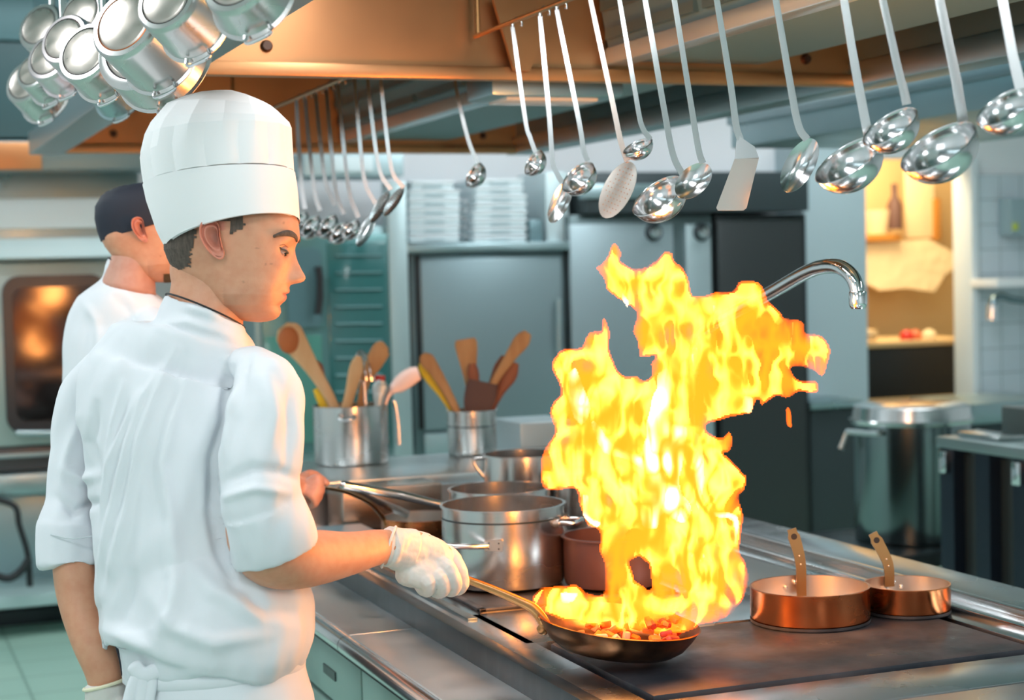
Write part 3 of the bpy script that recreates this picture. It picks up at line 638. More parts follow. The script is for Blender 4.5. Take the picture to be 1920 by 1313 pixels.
# ---------------------------------------------------------------- utensil pots on the raised shelf
def shelfp(px, D): p = at(px, 860, D); return V(p.x, p.y, SZ)
u1 = onz(660, 868, SZ); u1.y = min(max(u1.y, SY0+.15), SY1-.02); DU = (u1-CP).dot(fw)
hU = CH-(757-512)/F*DU-SZ
A = pot('utensil_pot', 'wide steel pot packed with wooden paddles, whisk and turners', u1, 70/F*DU, hU, cat='utensil pot', rimw=.002)
lp = u1 - fw*(70/F*DU) + V(0, 0, hU-.03)
obj('lug', MB().tube([Vector(p) for p in spl([tuple(lp-cr*.022), tuple(lp-cr*.02-fw*.018+V(0, 0, -.01)), tuple(lp-fw*.022-V(0, 0, .012)), tuple(lp+cr*.02-fw*.018+V(0, 0, -.01)), tuple(lp+cr*.022)], 4)], .006, 10), POLISH, A)
u2 = onz(886, 852, SZ); u2.y = min(max(u2.y, SY0+.12), SY1-.02); DV = (u2-CP).dot(fw); hV = CH-(768-508)/F*DV-SZ
B = pot('utensil_pot', 'narrow steel pot holding red and dark wooden spoons', u2, 46/F*DV, hV, cat='utensil pot', rimw=.006, band=hV-.05)
def paddle(name, label, cat, path, D, widths, m, thick=.006, bowl=False, group=None, base=None, zmin=None):
    """path px points from inside the pot up to the head tip, widths half-width px"""
    q = spl([(x, y, w) for (x, y), w in zip(path, widths)], 7); rings = []
    for i, (x, y, w) in enumerate(q):
        p = at(x, y, D); a = at(*q[max(i-1, 0)][:2], D); b = at(*q[min(i+1, len(q)-1)][:2], D); tt = (b-a).normalized(); e = tt.cross(fw).normalized()
        W_ = max(w, .8)/F*D; th = max(thick if W_ < .02 else thick*.8, .001)
        rings.append([p + e*(W_*math.cos(2*PI*j/16)) - fw*(th*math.sin(2*PI*j/16)) for j in range(16)])
    t = thing(name, label, cat, rings[0][0], group)
    obj('handle', MB().loft(rings), m, t); return t
k = 1
t = paddle('wooden_paddle', 'large pale wooden paddle leaning far left in the wide utensil pot', 'wooden spoon', [(640, 800), (618, 745), (585, 690), (558, 650), (540, 625), (530, 612)], DU-.02, [9, 10, 14, 22, 26, 12], WODP if False else WOODP)
p = at(541, 638, DU-.035); obj('bowl', MB().add(*_ell(p, .033, (1, .2, 1.25), 20, 10)), mat('spoon_stain', (.42, .14, .04), .5), t)
paddle('wooden_spoon', 'pale wooden spoon left of the whisk in the wide utensil pot', 'wooden spoon', [(640, 800), (656, 740), (668, 690), (672, 668)], DU-.05, [8, 10, 13, 6], WOODP)
paddle('wooden_spatula', 'tan wooden spatula right of the whisk in the wide utensil pot', 'spatula', [(672, 800), (684, 720), (702, 680), (716, 655), (724, 648)], DU, [8, 9, 16, 17, 8], WOOD)
t = thing('balloon_whisk', 'steel balloon whisk standing in the wide utensil pot', 'whisk', at(680, 800, DU))
obj('handle', MB().tube([at(688, 800, DU), at(683, 715, DU)], .007, 12), POLISH, t)
for k_ in range(5):
    a_ = PI*k_/5; pts = []
    for j in range(17):
        s = -1+2*j/16; w = .040*math.cos(s*PI/2)**.8*(1 if j else 0); w = .040*math.sin(PI*(j/16))
        ph = PI*j/16
        pts.append(at(683, 715, DU) + (cr*math.cos(a_)+fw*math.sin(a_))*(-math.cos(ph)*.030) + cu*(.095*math.sin(ph)) - cr*(.01*math.sin(ph)))
    obj('wire', MB().tube(pts, .0016, 6), POLISH, t)
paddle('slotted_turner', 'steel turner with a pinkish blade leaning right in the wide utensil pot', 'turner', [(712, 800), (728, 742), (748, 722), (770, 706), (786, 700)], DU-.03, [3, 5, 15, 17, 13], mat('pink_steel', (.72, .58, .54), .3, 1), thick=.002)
paddle('measuring_scoop', 'round grey steel scoop at the rim of the wide utensil pot', 'scoop', [(708, 800), (710, 750), (713, 728), (716, 714)], DU-.06, [4, 10, 15, 8], mat('matt_steel', (.45, .50, .50), .4, .6), thick=.01)
paddle('plastic_scraper', 'small red-topped scraper behind the grey scoop', 'scraper', [(708, 800), (712, 720), (713, 704)], DU+.03, [4, 9, 9], RED)
paddle('wooden_spoon', 'short brown wooden spoon behind the large pale paddle', 'wooden spoon', [(622, 800), (606, 720), (598, 690), (593, 678)], DU+.04, [5, 6, 8, 4], WOODR)
paddle('plastic_spatula', 'yellow-tipped spatula at left edge of the wide utensil pot', 'spatula', [(622, 800), (604, 750), (594, 728)], DU+.0, [6, 10, 8], YELLOW)
paddle('ladle_handle', 'thin steel ladle hooked over the right rim of the wide utensil pot', 'ladle', [(735, 752), (740, 755), (746, 790), (748, 835)], DU+.03, [3, 3, 3, 4], POLISH, thick=.002).name = 'hooked_ladle'
paddle('wooden_spoon', 'long tan wooden spoon leaning left in the narrow utensil pot', 'wooden spoon', [(870, 800), (846, 750), (818, 700), (800, 675), (793, 664)], DV-.03, [6, 8, 11, 14, 6], WOOD)
paddle('plastic_spatula', 'yellow spatula beside the left wooden spoon in the narrow utensil pot', 'spatula', [(866, 800), (830, 745), (806, 712), (795, 690), (790, 680)], DV+.0, [5, 5, 8, 10, 5], YELLOW)
paddle('wooden_paddle', 'upright orange wooden paddle in the narrow utensil pot', 'wooden spoon', [(886, 800), (883, 730), (878, 680), (874, 648), (872, 636)], DV+.02, [7, 9, 16, 21, 18], WOOD)
paddle('wooden_spoon', 'short red wooden spoon in front of the upright paddle', 'wooden spoon', [(892, 800), (890, 740), (887, 700), (885, 682)], DV-.02, [6, 9, 11, 6], WOODR)
paddle('wooden_spoon', 'longest tan wooden spoon leaning right in the narrow utensil pot', 'wooden spoon', [(890, 800), (925, 720), (958, 668), (978, 640), (990, 624)], DV-.03, [6, 7, 11, 15, 8], WOOD)
paddle('wooden_spoon', 'dark red wooden spoon crossing below the longest spoon', 'wooden spoon', [(905, 800), (935, 740), (955, 705), (966, 680)], DV-.01, [6, 8, 14, 8], WOODR)
paddle('wooden_spoon', 'red wooden spoon behind the longest spoon', 'wooden spoon', [(895, 800), (925, 720), (938, 690), (946, 668)], DV+.03, [6, 9, 12, 6], WOODR)
t = paddle('wooden_turner', 'dark square-ended wooden turner in the middle of the narrow pot', 'turner', [(896, 800), (896, 765), (902, 735), (906, 716)], DV-.05, [8, 26, 30, 28], DARKW)
# ================================================================ people
SK = bpy.data.materials.new('skin'); SK.use_nodes = True
_nt = SK.node_tree; _b = _nt.nodes['Principled BSDF']; _b.inputs['Roughness'].default_value = .48
_b.inputs['Subsurface Weight'].default_value = .12; _b.inputs['Subsurface Radius'].default_value = (.012, .004, .002); _b.inputs['Subsurface Scale'].default_value = .5
_a = _nt.nodes.new('ShaderNodeVertexColor'); _a.layer_name = 'tone'; _n = _nt.nodes.new('ShaderNodeTexNoise'); _n.inputs['Scale'].default_value = 55; _n.inputs['Detail'].default_value = 5; _tc = _nt.nodes.new('ShaderNodeTexCoord'); _nt.links.new(_tc.outputs['Object'], _n.inputs['Vector'])
_m = _nt.nodes.new('ShaderNodeMix'); _m.data_type = 'RGBA'; _m.blend_type = 'MULTIPLY'; _m.inputs[0].default_value = .5
_rp = _nt.nodes.new('ShaderNodeValToRGB'); _rp.color_ramp.elements[0].color = (.86, .70, .64, 1); _rp.color_ramp.elements[1].color = (1, 1, 1, 1); _rp.color_ramp.elements[0].position = .3; _rp.color_ramp.elements[1].position = .6
_nt.links.new(_n.outputs['Fac'], _rp.inputs[0]); _nt.links.new(_a.outputs[0], _m.inputs[6]); _nt.links.new(_rp.outputs[0], _m.inputs[7]); _nt.links.new(_m.outputs[2], _b.inputs['Base Color'])
_bp = _nt.nodes.new('ShaderNodeBump'); _bp.inputs['Strength'].default_value = .12; _bp.inputs['Distance'].default_value = .001
_n2 = _nt.nodes.new('ShaderNodeTexNoise'); _n2.inputs['Scale'].default_value = 420; _nt.links.new(_tc.outputs['Object'], _n2.inputs['Vector']); _nt.links.new(_n2.outputs['Fac'], _bp.inputs['Height']); _nt.links.new(_bp.outputs[0], _b.inputs['Normal'])
SKIN0 = (.66, .33, .20)
PX = 1/1155.
def pl(tab, y):
    ys = [t[0] for t in tab]; xs = [t[1] for t in tab]; return float(np.interp(y, ys, xs))
FRONT = [(333, 440), (338, 470), (345, 493), (355, 513), (370, 533), (390, 550), (414, 560), (430, 562), (440, 562), (450, 560), (460, 556), (469, 553), (478, 551), (490, 549), (505, 547), (520, 545), (533, 543.5), (545, 540), (555, 536), (565, 532), (575, 526), (586, 526), (594, 523), (600, 517), (604, 503), (605.5, 490)]
BACK = [(333, 440), (338, 405), (345, 385), (355, 365), (370, 345), (390, 328), (414, 315), (440, 309), (469, 310), (490, 318), (515, 334), (540, 360), (560, 382), (580, 402), (594, 425), (600, 440), (604, 465), (605.5, 485)]
WID = [(333, 2), (338, 30), (345, 48), (355, 62), (370, 75), (390, 86), (414, 91), (440, 90), (469, 86), (500, 80), (530, 75), (555, 70), (575, 59), (588, 45), (597, 30), (602, 17), (605.5, 3)]
NOSE = [(455, 0), (462, .3), (470, 2), (478, 5), (485, 8), (493, 12), (500, 16.5), (508, 21.5), (514, 26), (519, 29), (523, 29.5), (528, 27), (531, 20), (533, 8), (535, 3), (540, 0)]
NSIG = [(455, 8), (480, 8.5), (500, 11), (515, 14), (526, 15), (533, 12), (540, 10)]
LIPS = [(536, 0), (541, 2), (546, 4.5), (550, 4.5), (552.5, -1.5), (555, 2.5), (560, 4.5), (565, 3.5), (570, 0), (574, -1)]
def head_mesh():
    ys = list(np.concatenate([np.linspace(333.3, 350, 9), np.linspace(353, 440, 24), np.linspace(443, 580, 92), np.linspace(582, 605.4, 16)]))
    th = []; N = 190
    for j in range(N):
        u = j/N; th.append(2*PI*u - .55*math.sin(2*PI*u))      # denser round the face
    rings = []; cols = []
    for y in ys:
        f, b, w = pl(FRONT, y), pl(BACK, y), pl(WID, y); c = f*.45+b*.55; ring = []
        for t in th:
            ct, st = math.cos(t), math.sin(t)
            a = (f-c) if ct > 0 else (c-b); e = 2/2.25
            x = c + a*math.copysign(abs(ct)**e, ct); s = w*math.copysign(abs(st)**e, st)
            if ct > 0:
                narrow = 1-.10*max(0, min(1, (y-500)/80))*ct; s *= narrow
                x += pl(NOSE, y)*math.exp(-(s/pl(NSIG, y))**2)
                # nostril wing
                x += 5*math.exp(-((abs(s)-14)/5.5)**2-((y-524)/7)**2)
                if 534 < y < 576: x += pl(LIPS, y)*math.exp(-(s/20)**4)
                # eye sockets, brow ridge, cheek
                x -= 10*math.exp(-((abs(s)-31)/16)**2-((y-471)/12)**2)
                x += 2.6*math.exp(-((abs(s)-30)/24)**2-((y-446)/8)**2)
                x += 3.5*math.exp(-((abs(s)-47)/14)**2-((y-500)/16)**2)
                x -= 3*math.exp(-((abs(s)-36)/12)**2-((y-545)/18)**2)
                x += 2*math.exp(-(s/14)**2-((y-588)/9)**2)
            # temple hollow
            k = math.exp(-((x-520)/22)**2-((y-440)/22)**2)*4; s -= math.copysign(k, s) if abs(s) > 20 else 0
            # jaw line
            k = math.exp(-((x-440)/26)**2-((y-566)/16)**2)*4; s += math.copysign(k, s) if abs(s) > 20 else 0
            ring.append(V((x-430)*PX, -s*PX, (500-y)*PX))     # u forward, side (negative = towards camera), up
        rings.append(ring)
    return MB().loft(rings)
EAR = [(393.6, 434.8), (396.5, 426), (402, 421), (410, 418.5), (418, 419.5), (424, 423), (428, 431), (429, 440), (430, 450), (431.5, 460), (434, 471), (436.5, 480.5), (434, 489.7), (427, 492), (420, 488), (413, 482), (404.5, 471.4), (398, 460), (394, 448)]
def ear_mesh(side):
    cx, cy = 419, 450; out = [(p[0], p[1]) for p in spl(EAR+[EAR[0]], 4)[:-1]]; rings = []
    ts = [.05, .2, .34, .46, .56, .64, .72, .79, .86, .93, .985, 1.0, .97, .9]
    hs = [-6, -6, -5, -1, 3.5, 5, 1, -3, 1, 7, 6.5, 3, -6, -16]
    for t, h in zip(ts, hs):
        ring = []
        for (x, y) in out:
            X = cx+(x-cx)*t; Y = cy+(y-cy)*t
            lobe = max(0, min(1, (Y-468)/14)); hh = h*(1-lobe)+(2.5 if t < .97 else h*.6)*lobe
            tr = max(0, min(1, (X-422)/8))*(1 if 440 < Y < 470 else 0)
            s = 96 + hh + (428-X)*.40 + 2*tr
            if t <= .9 and ts.index(t) == len(ts)-1 and False: pass
            ring.append(V((X-430)*PX, -side*s*PX, (500-Y)*PX))
        rings.append(ring)
    return MB().loft(rings)
def head_set(M, root, person, hair_mat=HAIR, look=True):
    """returns MB with head + ears in world space; adds hair, brows, eyes as children later"""
    h = head_mesh(); mb = MB(); mb.add(h.v, h.f)
    for s in (1, -1):
        e = ear_mesh(s); mb.add(e.v, e.f)
    tones = []
    for v in mb.v:
        y = 500-v.z/PX; x = 430+v.x/PX; s = abs(v.y/PX); c = list(SKIN0)
        lip = math.exp(-((y-556)/8.5)**4)*math.exp(-(s/21)**6)*(1 if x > 520 else 0)*(1 if 543 < y < 570 else 0)
        c = [c[0]*(1-lip)+.56*lip, c[1]*(1-lip)+.20*lip, c[2]*(1-lip)+.16*lip]
        ear = 1 if (390 < x < 437 and s > 90) else 0
        if ear: c = [.66, .25, .17]
        beard = .16*max(0, min(1, (y-535)/25))*(1 if x > 430 else 0)*(1-lip); c = [q*(1-beard) for q in c]
        if v.y < 0:
            for (mx, my) in ((508, 499), (517, 498), (494, 470), (469, 532), (540, 420)):
                if math.hypot(x-mx, y-my) < 2.2: c = [q*.75 for q in c]
        if ear:
            u_ = math.hypot((x-420)/9, (y-450)/20); c = [q*(1-.45*math.exp(-u_*u_)) for q in c]  # ear hollow darkened; its shade goes into the skin tone
        # short-cropped hair zone shading into the neck
        tones.append(c)
    mb.v = [M @ v for v in mb.v]; return mb, tones
def hair_shell(M, cut, off=2.2, ear_gap=True):
    h = head_mesh(); keep = []; vs = h.v
    def ok(i):
        v = vs[i]; x = 430+v.x/PX; y = 500-v.z/PX; return cut(x, y, v)
    n_ = [ok(i) for i in range(len(vs))]
    fs = [f for f in h.f if len(f) == 4 and all(n_[i] for i in f)]
    idx = {}; mb = MB(); nv = []
    c = V(-5*PX, 0, 50*PX)
    for f in fs:
        for i in f:
            if i not in idx:
                idx[i] = len(nv); v = vs[i]; d = (v-c); d.z *= .4; d.normalize(); nz = noise.noise(v*900)*.0008
                nv.append(M @ (v + d*(off*PX + nz)))
    mb.add(nv, [[idx[i] for i in f] for f in fs]); return mb
def paint(o, tones, default=SKIN0):
    a = o.data.color_attributes.new('tone', 'FLOAT_COLOR', 'POINT'); n = len(o.data.vertices)
    arr = np.ones((n, 4), np.float32); arr[:, :3] = default
    arr[:len(tones), :3] = np.array(tones)[:n] if tones else arr[:0, :3]; a.data.foreach_set('color', arr.ravel())
def cloth_children(): pass
def displace(mb, fn):
    for i, v in enumerate(mb.v): mb.v[i] = v + mb.n[i]*fn(v, mb.n[i])
    return mb
def seg_d(px, py, poly):
    best = 1e9; tt = 0; L = len(poly)-1
    for i in range(L):
        x0, y0 = poly[i][:2]; x1, y1 = poly[i+1][:2]; dx, dy = x1-x0, y1-y0
        t = max(0, min(1, ((px-x0)*dx+(py-y0)*dy)/(dx*dx+dy*dy+1e-9))); d = math.hypot(px-x0-t*dx, py-y0-t*dy)
        if d < best: best = d; tt = (i+t)/L
    return best, tt

def finger(mb, path, r0, r1, n=12):
    q = spl(path, 4); m = len(q)
    mb.tube([at(*p[:3]) for p in q], [r0+(r1-r0)*i/(m-1) + .0007*math.sin(PI*min(1, i/(m-1)*1.0)*3)**2 for i in range(m)], n, ref=fw, ends=1)
# --------------------------------------------------------------- near chef
chef = thing('person', 'chef in tall white toque and white jacket tossing the flaming pan', 'person', (at(400, 1200, 2.78).x, at(400, 1200, 2.78).y, 0))
HD = 2.80
O1 = at(430, 500, HD)
MH = Matrix.Translation(O1) @ Matrix((cr, fw, cu)).transposed().to_4x4()      # local x forward (image right), y away from camera, z up
hm, tones = head_set(MH, None, None)
limb(hm, [(400, 470, HD, 70, .052), (393, 505, HD, 74, .055), (392, 535, HD, 70, .058), (388, 562, HD, 70, .062), (384, 590, HD, 72, .068), (375, 640, HD, 82, .075), (372, 690, HD, 100, .08)], n=32, k=5)
nh = len(hm.v)
bb = MB()      # body below: fused trunk, arms, legs
limb(bb, [(372, 640, 2.80, 70, .07), (368, 690, 2.82, 130, .075), (365, 760, 2.83, 150, .09), (360, 880, 2.83, 135, .10), (358, 1000, 2.82, 130, .10), (365, 1120, 2.80, 130, .10), (385, 1220, 2.78, 125, .10), (400, 1330, 2.78, 140, .105), (402, 1400, 2.78, 140, .105)], n=32)
LA = [(190, 725, 2.90, 40, .042), (150, 800, 2.90, 38, .040), (139, 900, 2.88, 33, .034), (138, 1000, 2.85, 35, .036), (141, 1065, 2.84, 41, .043), (152, 1130, 2.83, 41, .042), (172, 1200, 2.81, 38, .036), (190, 1250, 2.80, 34, .030), (198, 1285, 2.80, 31, .025)]
limb(bb, LA, n=28)
RA = [(505, 710, 2.71, 44, .042), (492, 800, 2.69, 46, .042), (484, 900, 2.675, 48, .046), (478, 990, 2.66, 55, .052), (500, 1038, 2.67, 58, .052), (545, 1050, 2.70, 56, .050), (600, 1045, 2.75, 51, .045), (655, 1038, 2.80, 41, .036), (705, 1027, 2.85, 34, .028), (742, 1027, 2.88, 33, .026)]
limb(bb, RA, n=28)
def right_hand(mb, g=0.0):
    limb(mb, [(715, 1026, 2.86, 33, .026+g), (745, 1030, 2.885, 37, .025+g), (780, 1038, 2.91, 42, .021+g), (812, 1052, 2.93, 42, .020+g), (832, 1062, 2.94, 33, .017+g), (842, 1068, 2.945, 20, .012+g)], n=20, ends=.3)
    finger(mb, [(824, 1030, 2.95), (846, 1044, 2.945), (861, 1072, 2.94), (866, 1096, 2.955), (856, 1104, 2.985), (842, 1096, 2.995)], .0125+g, .0098+g)      # index
    finger(mb, [(818, 1050, 2.93), (842, 1068, 2.905), (852, 1092, 2.915), (846, 1106, 2.95), (832, 1098, 2.98)], .0125+g, .0098+g)
    finger(mb, [(805, 1066, 2.915), (826, 1086, 2.895), (830, 1104, 2.91), (820, 1108, 2.945), (808, 1094, 2.97)], .0120+g, .0094+g)
    finger(mb, [(788, 1076, 2.90), (804, 1094, 2.885), (802, 1106, 2.905), (792, 1104, 2.935), (784, 1088, 2.955)], .0108+g, .0084+g)
    finger(mb, [(760, 1014, 2.92), (796, 1016, 2.965), (826, 1042, 2.985), (850, 1068, 2.99), (862, 1084, 2.985)], .0150+g, .0100+g)                    # thumb on top
def left_hand(mb, g=0.0):
    limb(mb, [(196, 1280, 2.80, 31, .024+g), (198, 1310, 2.80, 36, .022+g), (200, 1345, 2.80, 42, .018+g), (203, 1380, 2.80, 40, .014+g)], n=20, ends=.3)
    for i, (x, L, dd) in enumerate(((168, 62, .0), (190, 72, -.012), (214, 68, -.016), (234, 52, -.012))):
        finger(mb, [(x+8, 1375, 2.80), (x, 1375+L*.4, 2.80+dd), (x+4, 1375+L*.8, 2.80+dd*2), (x+12, 1375+L, 2.80+dd*3.2)], .0098+g, .0078+g)
    finger(mb, [(222, 1318, 2.79), (240, 1350, 2.77), (246, 1385, 2.765), (244, 1405, 2.765)], .0115+g, .0088+g)
right_hand(bb); left_hand(bb)
FX, FY = at(385, 1240, 2.78).x, at(385, 1240, 2.78).y
sd = (cr*.78 - fw*.45); sd.z = 0; sd.normalize(); fd = V(-sd.y, sd.x, 0)
if fd.dot(fw) < 0: fd = -fd
for s in (-1, 1):
    hp = V(FX, FY, .86) + sd*(s*.070); kn = hp + V(0, 0, -.42) + fd*.02 + sd*(s*.01); an = kn + V(0, 0, -.38) - fd*.03; toe = an + fd*.17 + V(0, 0, -.05)
    bb.tube([hp, hp*.5+kn*.5, kn, kn*.5+an*.5, an], [.066, .064, .055, .052, .038], 20, ends=.3); bb.tube([an+V(0, 0, .01)-fd*.03, an+fd*.05-V(0, 0, .025), toe], [.036, .036, .026], 14, ends=.6)
bm_ = remesh(bb, .0042, 2)
hm.add(bm_.v, bm_.f)
body = obj('body', hm, SK, chef, ang=None); paint(body, tones); smooth(body.data, 180)

def head_x(y, s):
    f, b, w = pl(FRONT, y), pl(BACK, y), pl(WID, y); c = f*.45+b*.55; e = 2.25
    x = c + (f-c)*max(0, 1-(abs(s)/w)**e)**(1/e)
    return x - 10*math.exp(-((abs(s)-31)/16)**2-((y-471)/12)**2) + 2.6*math.exp(-((abs(s)-30)/24)**2-((y-446)/8)**2)
# ---- jacket
RIDGES = [  # (polyline px, width px, height mm) folds of the cloth on the back
 ([(300, 690), (268, 745), (240, 830), (222, 905), (205, 985), (192, 1060), (188, 1130)], 8, 5.5),
 ([(262, 735), (232, 800), (208, 870), (196, 940), (190, 1010)], 7, 5),
 ([(232, 720), (212, 800), (198, 880)], 7, 4),
 ([(330, 655), (290, 740), (262, 820), (248, 900), (232, 980), (212, 1060), (200, 1120)], 9, 5),
 ([(355, 690), (322, 790), (305, 870), (318, 960), (330, 1040)], 12, 5),
 ([(430, 690), (420, 790), (398, 860), (396, 940)], 9, -7),
 ([(455, 700), (432, 780), (425, 860)], 8, 4),
 ([(405, 870), (400, 960), (415, 1040), (438, 1100)], 12, -7),
 ([(318, 1000), (330, 1090), (322, 1150), (300, 1195)], 16, 7),
 ([(350, 1050), (400, 1110), (470, 1150), (540, 1165)], 18, 5),
 ([(200, 1180), (245, 1200), (290, 1225)], 14, 7), ([(285, 1120), (330, 1180), (400, 1205), (500, 1190)], 16, 5),
 ([(345, 575), (385, 585), (420, 600)], 9, 3.5), ([(300, 610), (350, 605), (410, 622), (440, 640)], 10, 4),
 ([(420, 905), (470, 880), (530, 885), (565, 900)], 11, -5), ([(415, 935), (480, 915), (545, 925)], 9, 4.5),
 ([(470, 655), (455, 700), (447, 760)], 10, -3.5), ([(120, 880), (150, 900), (182, 890)], 10, 4), ([(105, 935), (140, 960), (182, 940)], 9, -5),
 ([(150, 780), (125, 850), (110, 920)], 9, 3.5), ([(183, 760), (170, 830), (182, 920)], 9, -6), ([(500, 700), (515, 780), (505, 850)], 16, 4),
 ([(545, 720), (548, 800), (540, 880)], 9, -3.5), ([(250, 1080), (225, 1150), (215, 1200)], 12, -5), ([(450, 1110), (500, 1150), (560, 1150)], 16, -5)]
RPRE = [(np.array([p[0] for p in r[0]]), np.array([p[1] for p in r[0]])) for r in RIDGES]
def folds(ridges, amp=1.0, nz=.0018, sc=(14, 14, 7)):
    bbx = [(min(p[0] for p in r[0])-4*r[1], max(p[0] for p in r[0])+4*r[1], min(p[1] for p in r[0])-4*r[1], max(p[1] for p in r[0])+4*r[1]) for r in ridges]
    def fn(v, n):
        d = 0
        if n.dot(fw) < .15:
            x, y = proj(v)
            for r, b in zip(ridges, bbx):
                if b[0] < x < b[1] and b[2] < y < b[3]:
                    dd, t = seg_d(x, y, r[0]); d += r[2]*.001*math.exp(-(dd/r[1])**2)*max(.0, math.sin(PI*(.08+.84*t)))
        q = Vector((v.x*sc[0], v.y*sc[1], v.z*sc[2])); d += nz*noise.noise(q) + nz*.45*noise.noise(q*2.6)
        return d*amp
    return fn
J = MB()
T = [(372, 612, 2.80, 66, .066), (368, 630, 2.80, 98, .085), (362, 650, 2.80, 150, .10), (354, 685, 2.81, 178, .115), (346, 730, 2.81, 196, .130), (342, 800, 2.81, 188, .142), (338, 900, 2.81, 168, .148), (345, 1000, 2.80, 166, .148),
     (356, 1060, 2.80, 174, .150), (377, 1120, 2.79, 191, .154), (389, 1160, 2.785, 199, .160), (394, 1190, 2.78, 197, .160), (392, 1215, 2.78, 184, .152), (388, 1232, 2.78, 160, .142), (390, 1246, 2.78, 150, .13), (392, 1262, 2.78, 146, .12)]
limb(J, T, n=56, k=4)
LS = [(215, 690, 2.88, 52, .055), (172, 735, 2.90, 56, .060), (148, 800, 2.90, 55, .060), (138, 880, 2.885, 48, .056), (136, 940, 2.87, 46, .055), (132, 985, 2.86, 53, .060), (131, 1025, 2.85, 55, .060), (132, 1062, 2.845, 54, .060)]
limb(J, LS, n=40, k=4)
RS = [(468, 690, 2.75, 44, .050), (497, 722, 2.705, 62, .064), (497, 780, 2.675, 71, .072), (490, 860, 2.66, 77, .074), (487, 925, 2.655, 80, .074), (494, 975, 2.66, 82, .072), (502, 1002, 2.665, 84, .070), (511, 1028, 2.675, 84, .068)]
limb(J, RS, n=44, k=4)
# turned-up cuffs
limb(J, [(132, 984, 2.858, 55, .063), (131, 1000, 2.856, 56, .064), (131, 1030, 2.852, 56, .064), (131, 1061, 2.846, 54, .062)], n=40)
limb(J, [(487, 950, 2.657, 84, .078), (497, 978, 2.662, 87, .077), (505, 1002, 2.668, 88, .075), (513, 1029, 2.676, 85, .072)], n=44)
# gap carved for the opening of the cuffs is made by the arm inside
# stand-up collar
def ring_at(xl, yl, xr, yr, D, hd, n=48, drop=0, tilt=0.0):
    a = at(xl, yl, D); b = at(xr, yr, D); c = (a+b)/2; e = (b-a)/2
    up = e.cross(fw).normalized();
    if up.z < 0: up = -up
    return [c + e*math.cos(2*PI*j/n) - fw*(hd*math.sin(2*PI*j/n)) + up*(drop*math.sin(2*PI*j/n)) for j in range(n)]
CO = MB()
rg = [ring_at(296, 590, 478, 668, 2.80, .085, drop=-.02), ring_at(304, 570, 466, 640, 2.80, .078, drop=-.008), ring_at(314, 553, 457, 612, 2.80, .074, drop=.012)]
rgi = [ring_at(318, 553, 453, 611, 2.80, .070, drop=.012), ring_at(312, 575, 455, 640, 2.80, .07, drop=-.008)]
J.loft([ring_at(296, 600, 478, 668, 2.80, .085, drop=-.02), ring_at(303, 572, 467, 640, 2.80, .078, drop=-.008), ring_at(312, 556, 458, 616, 2.80, .074, drop=.010)])
jm = remesh(J, .0040, 3)
jm = displace(jm, folds(RIDGES, 2.3, .0036))
jk = obj('chef_jacket', jm, WHITEC, chef, ang=180)
obj('collar_piping', MB().tube(ring_at(312, 554, 458, 614, 2.80, .0745, drop=.0105)+ring_at(312, 554, 458, 614, 2.80, .0745, drop=.0105)[:1], .0016, 8), BLACK, jk)
# thin grey tube along the cuff seam
obj('cuff_fold', MB().tube([at(x, y, D) for x, y, D in spl([(95, 1003, 2.79), (130, 1010, 2.785), (160, 1008, 2.79), (181, 1004, 2.80)], 4)], .0012, 6), mat('cuff_seam_grey', (.55, .6, .63), .8), jk)
# ---- apron and trousers
AP = MB(); n = 96; rings = []
for (y, xl, xr, hd) in ((1232, 243, 560, .130), (1252, 238, 570, .134), (1275, 240, 574, .136), (1313, 236, 588, .142), (1400, 226, 600, .152), (1560, 212, 610, .165), (1700, 205, 615, .17)):
    r_ = ring_at(xl, y+(4 if y < 1300 else 0), xr, y-(14 if y < 1300 else 8), 2.78, hd, n); c = sum(r_, Vector())/n; o = []
    amp = max(0, (y-1250)/450)
    for j, p in enumerate(r_):
        a = 2*PI*j/n; k = 1+amp*.05*math.sin(a*11+1)+amp*.02*math.sin(a*23)
        o.append(c+(p-c)*k)
    rings.append(o)
AP.loft(rings, cap=False)
ap = obj('apron', AP, WHITEC, chef, ang=180)
md = ap.modifiers.new('t', 'SOLIDIFY'); md.thickness = .003
wb = MB().loft([ring_at(238, 1244, 566, 1216, 2.78, .134, n), ring_at(233, 1252, 571, 1224, 2.78, .139, n), ring_at(233, 1272, 573, 1244, 2.78, .139, n), ring_at(238, 1277, 572, 1250, 2.78, .135, n)], cap=False)
obj('waistband', wb, WHITEC, ap, ang=180)
kn = MB()
for pts, r_ in (([(262, 1262), (250, 1285), (240, 1320), (228, 1370)], .010), ([(270, 1262), (266, 1290), (262, 1330), (250, 1390)], .011), ([(282, 1262), (284, 1285), (278, 1320), (276, 1370)], .009), ([(252, 1250), (262, 1262), (276, 1266), (292, 1258)], .013)):
    kn.tube([at(x, y, 2.655) for x, y in spl(pts, 4)], [(r_, r_*.5)]*(len(spl(pts, 4))), 12, ref=fw, ends=.5)
obj('apron_string', kn, WHITEC, ap, ang=180)
tr = MB()
for s in (-1, 1):
    hp = V(FX, FY, .86) + sd*(s*.075); k0 = hp+V(0, 0, -.42)+fd*.02+sd*(s*.01); an = k0+V(0, 0, -.39)-fd*.03
    tr.tube([hp+V(0, 0, .04), hp, hp*.5+k0*.5, k0, k0*.5+an*.5, an], [.095, .10, .094, .082, .078, .074], 28, ends=.3)
trm = remesh(tr, .006, 3); trm = displace(trm, folds([], 1, .004, (10, 10, 9)))
obj('trousers', trm, NAVY, chef, ang=180)
